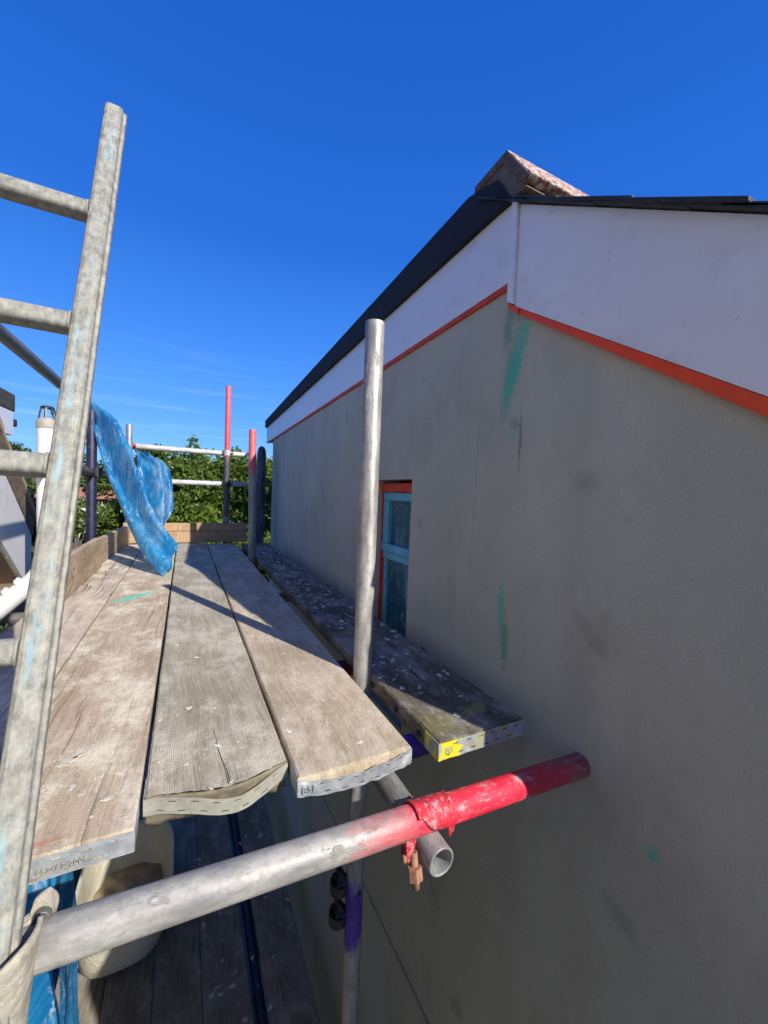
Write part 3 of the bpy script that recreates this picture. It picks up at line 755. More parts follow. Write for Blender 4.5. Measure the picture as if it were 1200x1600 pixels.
hoop(b3, M['band_cream'], .2190, -.020, .027, lambda u, r: -.006 - .030 * math.sin(math.pi * u ** 1.15) ** 1.15 - .002 * r, lambda u: .003 - .015 * math.exp(-((u - .62) / .25) ** 2), 3, wrinkle=.0008)
grid_obj('split_crack', lambda u, w: (.012 - .016 * u + .0012 * math.sin(u * 9) + .0014 * (w - .5) * (1 - u), -.026 + .16 * u, .0012 + .0004 * w), 20, 1, M['dark_plastic'], b3, .0004)

hop = board(.562, .618, BZ, .2235, 3.0, .040, M['wood_dark'], 'dark cracked single board close to the house wall, its end hoop sprayed yellow', None, 6, M['band_yellow'], hh=.034, zc=-.020, endwob=.002, wr=.001)
text_part('BS', .018, M['band_yellow'], hop, Matrix.Translation((-.098, -.0035, -.026)) @ Euler((math.pi / 2, 0, 0)).to_matrix().to_4x4())
for k, yb in enumerate((.07, .17, .30)):
    mm, L = frame((-.1135, yb, -.022), (-.1165, yb, -.022)); vv, ff = tube_vf(L, .0075, .0005, 14); link('side_bolt', vv, ff, M['dark_plastic'], hop, rotm=mm)

# toe boards
def upright_board(p0, p1, h, t, zb, wood, label, seed, group=None):
    p0, p1 = Vector((*p0, zb)), Vector((*p1, zb)); d = p1 - p0; L = d.length
    th = thing('toe_board', p0, label, 'toe board', group)
    th.rotation_euler = (0, 0, math.atan2(d.y, d.x) - math.pi / 2)
    v, f = plank_vf(h, L, t, seed, 8)
    v = [(-z, y, x + h / 2) for x, y, z in v]      # stand it on edge, face to +x
    link('plank', v, f, wood, th)
    return th
upright_board((-.458, 1.80), (-.450, 2.70), .165, .036, BZ + .004, M['wood_toe'], 'sunlit toe board along the left edge, nearest the ladder', 11, 'toe boards round the platform')
upright_board((-.478, 2.66), (-.418, 3.70), .145, .036, BZ + .004, M['wood_toe'], 'shaded far toe board on the left, behind the sunlit one', 12, 'toe boards round the platform')
for k, (x0, x1, lab) in enumerate(((-.43, .165, 'sunlit half of the end toe boarding across the far end'), (.168, .50, 'shaded half of the end toe boarding beside the wall'))):
    th = thing('toe_board', (x0, 3.70, BZ), lab, 'toe board', 'toe boards round the platform')
    for z0, z1 in ((.003, .098), (.101, .168)):
        vv, ff = plank_vf(z1 - z0, x1 - x0, .034, 20 + k, 6); vv = [(y, z * 1 + .0, x + (z0 + z1) / 2) for x, y, z in vv]
        vv = [(a, -b, c) for a, b, c in vv]; fixn(link('plank', vv, ff, M['wood_toe_far'], th))

# lower deck boards
G_LOW = 'boards of the lower deck'
lows = [(-.445, 'lit lower deck board at far left under the cream tub'), (-.2205, 'second lower deck board from the left, under the tub edge'), (.006, 'third lower deck board from the left, right of the tub'),
        (.230, 'fourth lower deck board from the left, beside the navy strip'), (.525, 'rightmost lower deck board, nearest the dark gap by the wall')]
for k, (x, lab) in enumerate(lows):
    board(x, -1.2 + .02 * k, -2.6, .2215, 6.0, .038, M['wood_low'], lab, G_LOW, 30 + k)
tube((.383, -1.1, -2.625), (.383, 4.7, -2.625), M['navy'], 'dark navy tube lying in the gap between the lower deck boards', 'lower deck tubes', .026)

# ------------------------------------------------------------------ scaffold tubes
G_T = 'scaffold tubes of the platform'
G_UP = 'upright tubes of the platform'
tube((.4655, 1.014, -3.0), (.422, .932, .430), M['galv_std'], None)
std = COL.objects[-1]; 
tag(std, 'tall bright galvanised standard in front of the window, with a purple band below the deck', 'scaffold tube', G_UP)
tube((-.27, .5335, -.506), (.838, .558, -.584), M['galv_ledger'], 'big foreground tube with the bright red painted right end', G_T)
tube((.388, .508, -.6035), (.378, 4.0, -.6035), M['galv'], 'short open ended galvanised tube poking out under the red tube', G_T)
tube((-.56, -.6, .514), (-.56, 3.16, .471), M['galv_dark'], 'dark slanting guard rail left of the ladder, going back to the blue sheet', 'guard rails')
tube((-.52, 2.50, .068), (-.52, 3.72, .048), M['rail_pink'], 'dark guard rail with faded pink end behind the ladder', 'guard rails')
tube((-.52, 3.03, -3), (-.52, 3.03, .44), M['navy'], 'navy painted upright behind the left toe board', G_UP, .0275)
tube((-.43, 4.02, -3), (-.43, 4.02, .50), M['galv'], 'pale upright behind the blue sheet with a red coupler', G_UP)
tube((-.76, 4.1, .328), (.53, 4.1, .322), M['rail_white'], 'upper pale guard rail across the far end', 'guard rails')
tube((-.46, 4.1, .027), (.54, 4.1, .034), M['rail_white'], 'lower pale guard rail across the far end', 'guard rails')
tube((.352, 4.04, -.62), (.352, 4.04, .945), M['rail_red_far'], 'tall thin red upright at the far end, taller than the rails', G_UP, .0245)
tube((.4315, 2.86, -.9), (.408, 2.86, .40), M['rail_red_std'], 'faded red topped upright between the tan board and the dark board', G_UP)
tube((.40, .715, -.5455), (.72, .715, -.5455), M['purple'], 'purple painted transom under the near board ends', G_T)
tube((.30, 1.13, -.5455), (.74, 1.13, -.5455), M['darkred'], 'dark red transom seen in the gap behind the tall standard', G_T)
for yy, lab in ((2.0, 'grey transom hidden below the middle of the deck'), (3.45, 'grey transom below the far end of the deck')):
    tube((-.6, yy, -.5455), (.74, yy, -.5455), M['galv_dark'], lab, G_T)
tube((-.60, .5, -.596), (-.60, 4.1, -.596), M['galv_dark'], 'grey ledger under the left edge of the deck', G_T)

# wrapped post near the wall
wp = thing('wrapped_post', (.646, 3.92, -.62), 'post wrapped in dark navy polythene with orange tape at its foot, by the house corner', 'post')
zz = [-.62, -.3, 0, .2, .34, .375, .395, .405]; rr = [.042, .043, .044, .043, .041, .034, .022, .004]
def wrapfn(u, w):
    z = np.interp(u, np.linspace(0, 1, len(zz)), zz); r = np.interp(u, np.linspace(0, 1, len(zz)), rr); a = w * 2 * math.pi
    r *= 1 + .10 * mnoise.noise(Vector((math.cos(a) * 2.2, math.sin(a) * 2.2, z * 9)))
    return (r * math.cos(a), r * math.sin(a), z + .62)
grid_obj('polythene_wrap', wrapfn, 50, 32, M['wrap'], wp)
sweep('orange_tape', [(0, 0, z) for z in (.0, .06, .075, .095)], [.045, .047, .046, .043], M['orange_edge'], wp)

# couplers
def coupler(c, axis_a, axis_b, mat, label, group='scaffold couplers', ra=.031, boltmat=None, h=.052, off=.052, bolt_dir=None):
    """right-angle coupler: a jaw on each tube, bolts with nuts"""
    c = Vector(c); A = Vector(axis_a).normalized(); B = Vector(axis_b).normalized()
    N = A.cross(B).normalized()
    th = thing('scaffold_coupler', c, label, 'coupler', group)
    bm_ = boltmat or M['rust']
    for (ax, other, side) in ((A, B, -1), (B, A, 1)):
        ctr = N * side * off / 2
        seg = 26; v, f = [], []
        for k in range(seg + 1):
            a = math.radians(-150 + 300 * k / seg)
            rad = N * side * math.cos(a) + other * math.sin(a)
            for r_, s_ in ((ra, -1), (ra, 1), (ra - .006, 1), (ra - .006, -1)):
                v.append(ctr + rad * r_ + ax * s_ * h / 2 * (1 - .12 * math.cos(a * 3)))
        for k in range(seg):
            for q in range(4):
                f.append((k * 4 + q, k * 4 + (q + 1) % 4, k * 4 + 4 + (q + 1) % 4, k * 4 + 4 + q))
        f.append((0, 1, 2, 3)); f.append(tuple(seg * 4 + q for q in (3, 2, 1, 0)))
        fixn(link('jaw', v, f, mat, th, bevel=.0015))
        bp = ctr + other * (ra + .012)
        m, L = frame(bp - N * side * .03, bp + N * side * .045)
        vv, ff = tube_vf(L, .0062, .001, 14); link('bolt', vv, ff, bm_, th, smooth=True, rotm=m)
        m2, L2 = frame(bp + N * side * .024, bp + N * side * .038); vv, ff = tube_vf(L2, .0125, .001, 6); link('nut', vv, ff, bm_, th, rotm=m2)
        vv, ff = box_vf(-.008, .008, -.016, .016, -.012, .012); link('lug', vv, ff, mat, th, rotm=Matrix.Translation(bp - other * .006) @ frame((0, 0, 0), other)[0], bevel=.003)
    return th
coupler((.40, 4.07, .325), (0, 0, 1), (1, 0, 0), M['rail_white'], 'rusty coupler where the tall red upright meets the upper rail').location.x = .352
coupler((.352, 4.07, .031), (0, 0, 1), (1, 0, 0), M['dark_plastic'], 'dark coupler where the tall red upright meets the lower rail')
coupler((-.43, 4.06, .326), (0, 0, 1), (1, 0, 0), M['faded_red'], 'faded red coupler behind the blue sheet on the upper rail', boltmat=M['faded_red'])
coupler((-.52, 3.03, .062), (0, 0, 1), (0, 1, 0), M['dark_plastic'], 'black coupler on the navy upright')
coupler((.352, 4.04, -.30), (0, 0, 1), (1, 0, 0), M['mortar_coupler'], 'mortar spattered coupler at the foot of the tall red upright')
coupler((.405, .99, -1.10), (0, 0, 1), (1, 0, 0), M['dark_plastic'], 'dark coupler on the near standard above the purple band', off=.004, h=.030, ra=.0275, boltmat=M['dark_plastic'])
coupler((.407, .998, -1.20), (0, 0, 1), (1, 0, 0), M['dark_plastic'], 'lower dark coupler beside the purple band', off=.004, h=.030, ra=.0275, boltmat=M['dark_plastic'])
coupler((.405, .985, -.585), (0, 0, 1), (0, 1, 0), M['galv_dark'], 'grey coupler under the tan board end')

# red saddle clip tying the red tube to the short tube
axl = (Vector((.838, .558, -.584)) - Vector((-.27, .5335, -.506))).normalized()
def on_ledger(x): 
    t = (x + .27) / (.838 + .27); return Vector((-.27, .5335, -.506)).lerp(Vector((.838, .558, -.584)), t)
cl = thing('scaffold_coupler', on_ledger(.385), 'bright red saddle coupler clamping the red tube over the short tube, rusty bolt below', 'coupler', 'scaffold couplers')
Bx = axl.cross(Vector((0, 0, 1))).normalized()      # pointing to -y or +y
if Bx.y > 0: Bx = -Bx
Up = Bx.cross(axl).normalized()
if Up.z < 0: Up = -Up
def saddle(u, w):
    a = math.radians(-35 + 200 * w)      # from front low over the top to the back
    rad = Bx * math.cos(a) + Up * math.sin(a)
    # curved lower edge: a tongue in the middle
    half = .036 * (1 - .0 * w)
    tongue = math.cos((u - .55) * math.pi * 1.15)
    a2 = math.radians(38 - 52 * max(0, tongue) + (170 - 38 + 52 * max(0, tongue)) * w)
    rad = Bx * math.cos(a2) + Up * math.sin(a2)
    lift = .0006 + .0022 * math.exp(-((u - .0) / .10) ** 2) + .0016 * math.exp(-((u - 1.) / .07) ** 2) + .0012 * mnoise.noise(Vector((u * 5, w * 6, 3)))
    return rad * (TR + lift + .0018) + axl * ((u - .5) * 2 * half)
grid_obj('saddle', saddle, 36, 20, M['redpaint'], cl, .0028)
def leg_part(name, pts, t, mat):
    """flat tapering lug: list of (axial, down) outline, thickness along Bx"""
    n = len(pts); v = []
    for s in (-1, 1):
        for a, z in pts: v.append(axl * a + Up * z + Bx * (.012 + s * t / 2))
    f = [tuple(range(n))[::-1], tuple(range(n, 2 * n))] + [(i, (i + 1) % n, n + (i + 1) % n, n + i) for i in range(n)]
    return fixn(link(name, v, f, mat, cl, bevel=.0008))
leg_part('lug', [(-.052, -.014), (-.030, -.014), (-.033, -.045), (-.041, -.060), (-.046, -.052)], .004, M['redpaint'])
leg_part('lug', [(.034, -.012), (.052, -.010), (.049, -.030), (.040, -.040)], .004, M['redpaint'])
bp = Vector((-.040, -.020, -.060))
def rodp(name, a, b, r, mat, seg=16):
    m, L = frame(a, b); vv, ff = tube_vf(L, r, .001, seg); return link(name, vv, ff, mat, cl, smooth=seg > 8, rotm=m)
rodp('bolt', (-.036, -.014, -.040), (-.0345, -.024, -.094), .0062, M['rust'])
rodp('nut', (-.036, -.018, -.060), (-.035, -.0225, -.080), .0125, M['rust'], 6)
rodp('pin', (-.056, -.012, -.048), (-.050, -.012, -.048), .006, M['rust'])
sweep('bracket', [(-.040, .0, -.050), (-.015, .02, -.072), (.0, .035, -.088)], [.012, .013, .010], M['darkred'], cl, 12)

# mortar caked jaw at the left end of the foreground tube
lc = thing('scaffold_coupler', (-.166, .512, -.572), 'mortar caked coupler jaw gripping the left end of the foreground tube', 'coupler', 'scaffold couplers')
def jawfn(u, w):
    a = math.radians(160 + 215 * u); r = .0295 + .0015 * mnoise.noise(Vector((u * 5, w * 4, 1)))
    top = .075 + .030 * (1 / (1 + math.exp(-(u - .52) * 14)))
    z = -.16 + (top + .16) * w
    flare = .006 * math.exp(-((w - 1) / .08) ** 2)
    return ((r + flare) * math.cos(a) - .10 * max(0, .06 - z), (r + flare) * math.sin(a), z)
grid_obj('jaw', jawfn, 44, 30, M['mortar_coupler'], lc, .0045)
def lcrod(name, a, b, r, mat, seg=16):
    m, L = frame(a, b); vv, ff = tube_vf(L, r, .001, seg); return link(name, vv, ff, mat, lc, smooth=seg > 8, rotm=m, bevel=.001)
lcrod('bolt', (.010, .03, .072), (.034, .042, .080), .005, M['mortar_coupler'])
lcrod('nut', (.014, .033, .074), (.024, .037, .078), .010, M['mortar_coupler'], 6)
def earfn(u, w):
    a = u * 2 * math.pi; t_ = (w - .5) * .011
    rr_ = (.0165 if 0 < w < 1 else .0135) * (1 + .10 * mnoise.noise(Vector((math.cos(a) * 2, math.sin(a) * 2, w * 3))))
    if w in (0, 1): t_ *= 1
    return (.030 + rr_ * .62 * math.cos(a) + t_ * .5, .040 + t_, .084 + rr_ * 1.25 * math.sin(a))
grid_obj('lug', earfn, 28, 6, M['mortar_coupler'], lc)
for w_ in (0, 1):
    n_ = 28; vv = [earfn(i / n_, w_) for i in range(n_)]; fixn(link('lug_face', vv, [tuple(range(n_))], M['mortar_coupler'], lc))
lcrod('bolt', (.030, .030, .072), (.031, .052, .073), .0055, M['rust'])
lcrod('washer', (.030, .026, .084), (.0305, .0335, .0845), .0085, M['galv_dark'])
sweep('lug', [(.028, .025, -.05), (.034, .03, -.075), (.030, .03, -.10)], [.007, .011, .006], M['mortar_coupler'], lc, 12)
sweep('hinge_pin', [(-.010, .03, .080), (.012, .03, .084)], .0022, M['rust'], lc, 10)

# ------------------------------------------------------------------ ladder
ldir = Vector((.02196, .37453, .92696)).normalized()
J0 = Vector((-.160, .889, .491))        # left edge of the stile at the first rung
SW, SDp = .036, .034
lx = Vector((1, 0, 0)); lx = (lx - ldir * lx.dot(ldir)).normalized(); ly = ldir.cross(lx).normalized()
Rl = Matrix((lx, ly, ldir)).transposed().to_4x4()
foot_t = (-2.598 - J0.z) / ldir.z
org = J0 + ldir * foot_t + lx * (SW / 2) + ly * (SDp / 2)
Rl.translation = org
lad = thing('ladder', org, 'galvanised steel ladder with blue and cream paint stains leaning through the platform', 'ladder', rotm=Rl)
Ltop = -foot_t + .25 * 1.13
def rrect(w, d, r, n=5):
    p = []
    for cx_, cy_, a0 in ((w / 2 - r, d / 2 - r, 0), (-w / 2 + r, d / 2 - r, 90), (-w / 2 + r, -d / 2 + r, 180), (w / 2 - r, -d / 2 + r, 270)):
        for k in range(n + 1):
            a = math.radians(a0 + 90 * k / n); p.append((cx_ + r * math.cos(a), cy_ + r * math.sin(a)))
    return p
def stile_profile():
    # channel-like section: rounded face with a stepped flange on the outer side
    p = rrect(SW, SDp, .007)
    return p
def stile(x, flip):
    prof = [(-.018, .017), (-.018, -.011), (-.016, -.0155), (-.011, -.018), (.004, -.018), (.009, -.0172), (.0125, -.0145), (.0135, -.0100), (.0148, -.0085), (.0178, -.0080), (.0188, -.0065), (.0188, .000), (.0178, .002), (.012, .003), (.011, .017)]
    prof = [(a * flip, b) for a, b in prof]
    zs = np.linspace(0, Ltop, 60); n = len(prof); v = []; f = []
    for z in zs:
        wob = .0006 * mnoise.noise(Vector((z * 5, x, 0)))
        bow = .004 * max(0, (z - Ltop + .35) / .35) ** 2
        for a, b in prof: v.append((x + a + wob - 0 * bow, b + wob, z))
    for k in range(len(zs) - 1):
        for i in range(n):
            j = (i + 1) % n; f.append((k * n + i, k * n + j, (k + 1) * n + j, (k + 1) * n + i))
    f.append(tuple(range(n))[::-1]); f.append(tuple((len(zs) - 1) * n + i for i in range(n)))
    return fixn(link('stile', v, f, M['ladder'], lad, bevel=.0012))
stile(0, 1)
WL = .37
stile(-WL, -1)
rp_ = rrect(.030, .032, .009)
k = 0
zr = -foot_t
while zr > .1: zr -= .25
while zr < Ltop - .1:
    vv, ff = prism_vf([(a, b) for a, b in rp_], -WL + .0185, -.0185)
    o = fixn(link('rung', vv, ff, M['ladder'], lad, smooth=True, loc=(0, .002, zr + .0), bevel=0))
    e = o.modifiers.new('es', 'EDGE_SPLIT'); e.split_angle = 1.0
    rw = rrect(.0335, .0355, .010)
    vv, ff = prism_vf([(a, b) for a, b in rw], -.0225, -.0183)
    fixn(link('weld', vv, ff, M['ladder'], lad, loc=(0, .002, zr), bevel=.0018))
    zr += .25

# ------------------------------------------------------------------ plastic sheets, tub
def px3(pts): return [Vector(p) for p in pts]
def interp(P, t):
    t = max(0, min(1, t)) * (len(P) - 1); i = min(int(t), len(P) - 2); w = t - i
    p0, p1, p2, p3 = P[max(i - 1, 0)], P[i], P[i + 1], P[min(i + 2, len(P) - 1)]
    return .5 * ((2 * p1) + (-p0 + p2) * w + (2 * p0 - 5 * p1 + 4 * p2 - p3) * w * w + (-p0 + 3 * p1 - 3 * p2 + p3) * w ** 3)
SHEET_L = [(-0.554, 3.05, 0.445), (-0.493, 3.0, 0.249), (-0.428, 2.9, 0.054), (-0.36, 2.8, -0.095), (-0.285, 2.65, -0.241), (-0.196, 2.5, -0.388), (-0.091, 2.35, -0.482)]
SHEET_R = [(-0.542, 3.05, 0.494), (-0.462, 3.0, 0.448), (-0.369, 2.9, 0.367), (-0.292, 2.8, 0.211), (-0.236, 2.7, 0.023), (-0.163, 2.6, -0.156), (-0.033, 2.45, -0.329)]
SHEET2_L = [(-0.28, 2.95, 0.213), (-0.26, 2.9, 0.044), (-0.236, 2.8, -0.13), (-0.177, 2.72, -0.22), (-0.077, 2.45, -0.479)]
SHEET2_R = [(-0.211, 2.95, 0.182), (-0.093, 2.9, 0.127), (-0.055, 2.8, -0.134), (-0.109, 2.7, -0.261), (-0.034, 2.5, -0.328)]
SL = px3(SHEET_L); SR = px3(SHEET_R); S2L = px3(SHEET2_L); S2R = px3(SHEET2_R)
sh = thing('plastic_sheet', SL[0], 'crumpled blue polythene sheet tied to the guard rail and blowing over the boards', 'plastic sheet')
def mk(PL, PR, amp, seed, ph):
    o0 = PL[0]
    def fn(u, w):
        a, b = interp(PL, u), interp(PR, u)
        p = a.lerp(b, w)
        q = Vector((w * 2.5, u * 6, seed))
        fold = math.sin((w * 2.6 + ph + .5 * math.sin(u * 4)) * math.pi) * amp * (.35 + .65 * math.sin(math.pi * min(1, u + .1)))
        cr = (abs(mnoise.noise(q * .8)) * 1.3 + abs(mnoise.noise(q * 2.2)) * .35) * amp
        n = Vector((.35, -.9, .2))
        return tuple(p - SL[0] + n * (fold + cr) * (1 if w not in (0,) else .3))
    return fn
grid_obj('main_fold', mk(SL, SR, .035, 1, .1), 90, 40, M['sheet'], sh, 0)
grid_obj('blown_fold', mk(S2L, S2R, .035, 5, .6), 60, 40, M['sheet'], sh, 0)

ls = thing('plastic_sheet', (-.22, .9, -.6), 'blue polythene hanging under the boards behind the mortar caked coupler', 'plastic sheet')
def lowfn(x0, x1, y0, z0, z1, seed, amp):
    def fn(u, w):
        x = x0 + (x1 - x0) * w; z = z0 + (z1 - z0) * u
        y = y0 + .10 * u + amp * math.sin(w * 7 + u * 2 + seed) + amp * 1.5 * mnoise.noise(Vector((w * 4, u * 5, seed)))
        x += .02 * mnoise.noise(Vector((w * 2, u * 4, seed + 5))) + .012 * u
        return (x + .22, y - .9, z + .6)
    return fn
grid_obj('hanging_sheet', lowfn(-.31, -.222, .93, -.53, -1.7, 2, .016), 60, 24, M['sheet'], ls)
grid_obj('folded_edge', lowfn(-.232, -.200, .96, -.55, -1.7, 7, .012), 60, 12, M['sheet_dark'], ls)
grid_obj('rolled_sheet', lowfn(-.36, -.25, 1.02, -.60, -.80, 4, .02), 20, 16, M['sheet_dark'], ls)

tub = thing('mixing_tub', (-.27, 2.66, -2.56), 'large cream plastic mixing tub with cement dregs on the lower deck', 'tub')
def tubfn(u, w):
    a = w * 2 * math.pi
    # u: 0 bottom centre -> outer wall -> rim lip
    prof = [(0, .012), (.5, .012), (.80, .014), (.86, .04), (.93, .16), (.99, .255), (1.04, .262), (1.05, .250), (1.0, .245), (.90, .03), (.82, .0), (0, .0)]
    t = u * (len(prof) - 1); i = min(int(t), len(prof) - 2); q = t - i
    r = prof[i][0] * (1 - q) + prof[i + 1][0] * q; z = prof[i][1] * (1 - q) + prof[i + 1][1] * q
    c, s = math.cos(a), math.sin(a); e = .62
    return (r * .235 * (abs(c) ** e) * (1 if c > 0 else -1), r * .38 * (abs(s) ** e) * (1 if s > 0 else -1), z)
grid_obj('shell', tubfn, 33, 64, M['tub'], tub)
def dreg(u, w):
    a = w * 2 * math.pi; r = u
    c, s = math.cos(a), math.sin(a); e = .62
    return (r * .20 * (abs(c) ** e) * (1 if c > 0 else -1), .08 + r * .24 * (abs(s) ** e) * (1 if s > 0 else -1), .02 + .05 * (1 - u) + .02 * mnoise.noise(Vector((c * u * 3, s * u * 3, 1))))
grid_obj('cement_dregs', dreg, 14, 40, M['cream'], tub)

# ------------------------------------------------------------------ plaster crumbs on the boards
def flakes(name, n, region, z, smin, smax, label, cat, dens=None):
    v, f = [], []
    for _ in range(n):
        x, y = region()
        s = smin + (smax - smin) * random.random() ** 3.2
        k = random.randint(5, 9); a0 = random.random() * 6.28; st = random.uniform(.3, .9); h = s * random.uniform(.08, .22)
        tilt = random.uniform(-.2, .2)
        b = len(v)
        for lv, sc in ((0, 1), (h, .8)):
            for i in range(k):
                a = a0 + 6.283 * i / k; r = s * sc * (.45 + .8 * ((i * 37 + k * 11 + int(a0 * 9)) % 7) / 7)
                ex, ey = r * math.cos(a) * st, r * math.sin(a); dx, dy = ex * math.cos(a0 * 2) - ey * math.sin(a0 * 2), ex * math.sin(a0 * 2) + ey * math.cos(a0 * 2)
                v.append((x + dx, y + dy, z + lv + tilt * dx + .0006))
        f.append(tuple(b + k + i for i in range(k)))
        for i in range(k): f.append((b + i, b + (i + 1) % k, b + k + (i + 1) % k, b + k + i))
    o = link(name, v, f, M['flake']); tag(o, label, cat, kind='stuff'); return o
def reg_hop():
    y = .68 + 2.7 * random.random() ** .9
    return random.uniform(.462, .665), y
flakes('plaster_crumbs', 750, reg_hop, BZ, .002, .017, 'pale plaster crumbs scattered over the dark single board', 'plaster crumbs')
def reg_main():
    y = .66 + 2.5 * random.random() ** 1.2
    return random.uniform(-.27, .39), y
flakes('plaster_specks', 420, reg_main, BZ, .0010, .0085, 'small plaster specks on the sunlit boards', 'plaster crumbs')
def reg_low():
    return random.uniform(.1, .63), random.uniform(1.6, 3.0)
flakes('plaster_crumbs', 70, reg_low, -2.6, .006, .03, 'plaster crumbs on the lower deck boards', 'plaster crumbs')
smv, smf = [], []
for q, (sx, sy, sr, st, sa) in enumerate(((-.172, .822, .017, .5, .6), (-.158, .836, .014, .45, .5), (-.140, .850, .012, .3, .7), (-.124, .862, .008, .35, .9), (-.118, .76, .007, .5, .3), (-.105, .80, .006, .6, .8), (-.135, .725, .006, .4, .2), (-.098, .70, .008, .45, .1))):
    b0 = len(smv); kk = 26
    for lv, sc in ((0, 1.), (.0009, .86)):
        for i_ in range(kk):
            a = 2 * math.pi * i_ / kk; rr_ = sr * sc * (1 + .55 * mnoise.noise(Vector((math.cos(a) * 2.2, math.sin(a) * 2.2, q * 3.1))))
            ex, ey = rr_ * math.cos(a), rr_ * math.sin(a) * st
            smv.append((sx + ex * math.cos(sa) - ey * math.sin(sa), sy + ex * math.sin(sa) + ey * math.cos(sa), BZ + .0012 + lv))
    smf.append(tuple(b0 + kk + i_ for i_ in range(kk)))
    for i_ in range(kk): smf.append((b0 + i_, b0 + (i_ + 1) % kk, b0 + kk + (i_ + 1) % kk, b0 + kk + i_))
tag(link('plaster_smear', smv, smf, M['smear']), 'pale plaster smear stuck on the pinkish board', 'plaster', kind='stuff')

# ------------------------------------------------------------------ trees and planting
def leaves(n, blobs, size, seed, shell=.55):
    r = np.random.default_rng(seed)
    B = np.array([[*b[0], *b[1]] for b in blobs]); vol = B[:, 3] * B[:, 4] * B[:, 5]
    idx = r.choice(len(B), n, p=vol / vol.sum())
    d = r.normal(size=(n, 3)); d /= np.linalg.norm(d, axis=1)[:, None]
    rad = shell + (1 - shell) * r.random(n) ** .5
    # lumpy surface
    lump = 1 + .22 * np.sin(d[:, 0] * 7 + idx) * np.sin(d[:, 1] * 6 + idx * 2) + .16 * np.sin(d[:, 2] * 11 + idx * 3)
    P = B[idx, :3] + d * B[idx, 3:] * (rad * lump)[:, None]
    s = size * r.uniform(.6, 1.3, n)
    a = r.normal(size=(n, 3)) + d * .3; a /= np.linalg.norm(a, axis=1)[:, None]
    b = np.cross(a, r.normal(size=(n, 3))); b /= np.linalg.norm(b, axis=1)[:, None]
    V = np.empty((n, 4, 3)); V[:, 0] = P - a * s[:, None]; V[:, 1] = P + b * s[:, None] * .45; V[:, 2] = P + a * s[:, None]; V[:, 3] = P - b * s[:, None] * .45
    return V.reshape(-1, 3)
def leaf_mesh(name, V, mat, parent=None):
    n = len(V) // 4
    me = bpy.data.meshes.new(name)
    me.vertices.add(4 * n); me.vertices.foreach_set('co', V.ravel().astype(np.float32))
    me.loops.add(4 * n); me.loops.foreach_set('vertex_index', np.arange(4 * n, dtype=np.int32))
    me.polygons.add(n); me.polygons.foreach_set('loop_start', np.arange(0, 4 * n, 4, dtype=np.int32))
    me.update(calc_edges=True); me.materials.append(mat)
    o = bpy.data.objects.new(name, me); COL.objects.link(o)
    if parent is not None: o.parent = parent
    return o
def tree(name, x, y, ztop, rx, h, n, mat, label, cat, seed, size=.06, group=None, nb_=14, top=None):
    r = random.Random(seed)
    base = Vector((x, y, GZ))
    th = thing(name, base, label, cat, group)
    H = ztop - GZ
    tr = [(0, 0, 0)]; 
    for k in range(1, 7): tr.append((.15 * r.uniform(-1, 1), .15 * r.uniform(-1, 1), H * .82 * k / 6))
    sweep('trunk', tr, [.14 * rx / 1.2 * (1 - .13 * k) + .02 for k in range(7)], M['bark'], th, 12)
    blobs = []
    for k in range(nb_):
        a = r.uniform(0, 6.28); q = r.uniform(.15, .75) * rx; s = rx * r.uniform(.28, .48); zz_ = H - s * .6 - h * r.uniform(.0, .85) ** 1.3 - .05 * q
        c = (q * math.cos(a), q * math.sin(a), zz_)
        blobs.append((c, (s, s, s * r.uniform(.65, .95))))
        if k < 8: sweep('branch', [tr[3], tuple(Vector(tr[4]).lerp(Vector(c), .5)), c], [.05, .035, .012], M['bark'], th, 8)
    for (dx, dy, dz, s) in (top or []): blobs.append(((dx, dy, H + dz), (s, s, s * 1.3)))
    leaf_mesh('crown', leaves(n, blobs, size, seed, .35), mat, th)
    return th
G_TR = 'green trees behind the far end of the platform'
tree('leafy_tree', .10, 9.2, .74, 1.25, 3.4, 34000, M['leaf'], 'bright green tree in the middle of the hedge, with a pointed top sprig', 'tree', 1, .055, G_TR, 20, [(.05, 0, .10, .13), (.02, 0, .22, .06)])
tree('leafy_tree', 1.30, 9.0, .66, 1.25, 3.4, 34000, M['leaf'], 'bright green tree right of the tall red upright', 'tree', 2, .055, G_TR, 20, [(-.3, 0, .12, .10), (-.05, 0, .08, .10)])
tree('leafy_tree', -.75, 10.5, .45, 1.2, 3.2, 22000, M['leaf'], 'green tree seen past the right edge of the blue sheet', 'tree', 3, .06, G_TR, 16)
tree('leafy_tree', 2.0, 8.0, .62, 1.0, 4.6, 26000, M['leaf'], 'green tree in the gap between the wrapped post and the house corner', 'tree', 4, .055, G_TR, 20)
tree('leafy_tree', .7, 12.5, .70, 1.3, 3.6, 14000, M['leaf_dark'], 'darker tree filling the back of the hedge', 'tree', 5, .075, G_TR, 16)
tree('leafy_tree', 1.9, 12., .6, 1.3, 4., 12000, M['leaf_dark'], 'darker tree at the back, far right of the hedge', 'tree', 6, .075, G_TR, 16)
tree('copper_tree', -2.35, 7.6, -.22, .75, 3., 16000, M['leaf_purple'], 'dark purple leaved tree behind the navy upright', 'tree', 7, .05, None, 16)
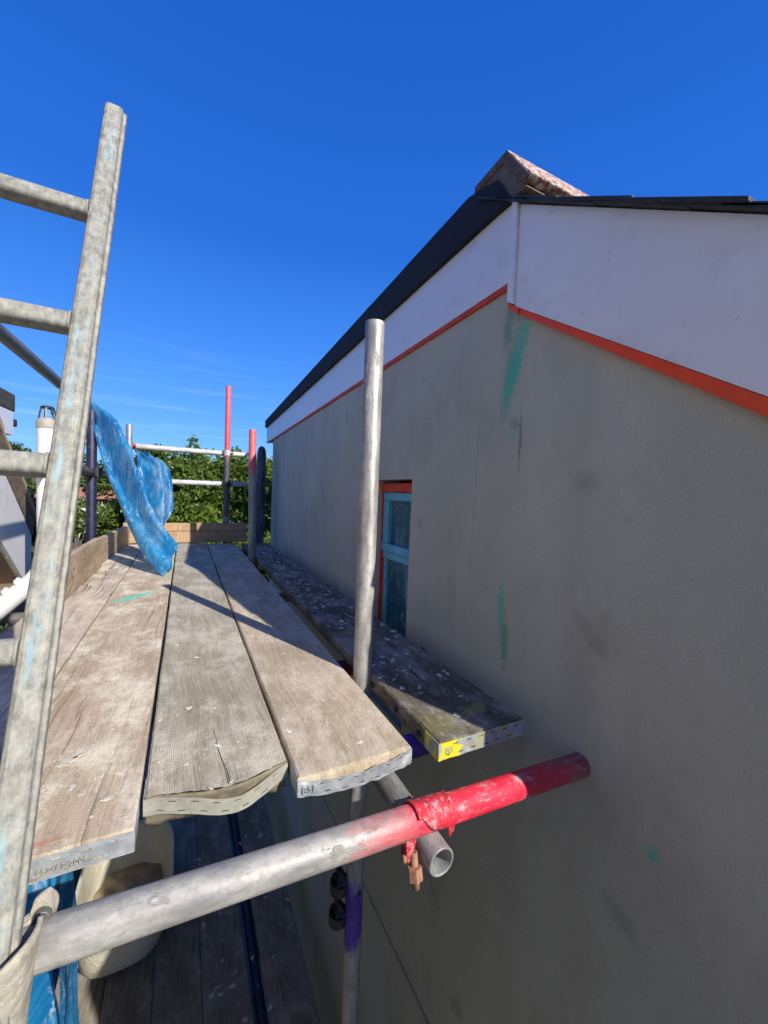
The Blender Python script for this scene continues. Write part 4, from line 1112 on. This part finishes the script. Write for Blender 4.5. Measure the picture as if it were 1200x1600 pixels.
tree('copper_tree', -3.4, 8.2, -.12, .7, 3., 12000, M['leaf_purple'], 'dark purple leaved tree between the roof verge and the white pipe', 'tree', 8, .05, None, 14)
tree('flowering_shrub', -1.95, 9.0, -.35, .8, 3.2, 16000, M['leaf_flower'], 'green shrub with cream flowers right of the navy upright', 'shrub', 9, .045, 'cream flowering shrubs', 16)
tree('flowering_shrub', -2.15, 6.2, -.78, .5, 2.4, 10000, M['leaf_flower'], 'low cream flowering shrub just over the left toe board', 'shrub', 10, .04, 'cream flowering shrubs', 14)
tree('flowering_shrub', -1.1, 10.4, -.4, .9, 3.2, 14000, M['leaf'], 'green shrub behind the blue sheet', 'shrub', 11, .05, None, 16)
tree('leafy_tree', -6.6, 15., .5, 2.0, 4.6, 16000, M['leaf'], 'round green tree below the hill, left of the white pipe', 'tree', 12, .11, None, 16)
for k, (x, y, zt, rx) in enumerate(((-15.5, 42, 3.2, 3.5), (-11.5, 44, 3.4, 3.4), (-20, 41, 3.4, 4), (-7.6, 46, 1.6, 3.0), (-4, 48, 1.2, 3.0))):
    tree('distant_tree', x, y, zt, rx, 6.5, 6000, M['leaf_dark'], ['tallest dark distant tree left of the white pipe', 'dark distant tree just behind the ladder', 'dark distant tree at the far left by the roof verge', 'dark distant tree above the far roof', 'dark distant tree hidden mostly by the blue sheet'][k], 'tree', 30 + k, .24, 'dark distant trees on the skyline', 14)

# far house behind the shrubs
fh = thing('house', (-7.6, 40, GZ), 'small distant house with terracotta roof and dark boarded wall behind the shrubs', 'house')
box('wall', (-2.2, 2.4, -2, 2, 0, 3.9), M['far_wall'], fh)
prism('roof', [(-2.3, 3.902), (0, 4.75), (2.3, 3.902)], -2.4, 2.6, M['far_roof'], fh)
for k in range(5): box('batten', (-1.9 + k * .9, -1.8 + k * .9, -2.04, -2.003, 2.2, 3.8), M['far_pale'], fh)
for k in range(2): box('window', (-1.5 + k * 1.8, -.7 + k * 1.8, -2.03, -2.002, 2.6, 3.6), M['far_glass'], fh)
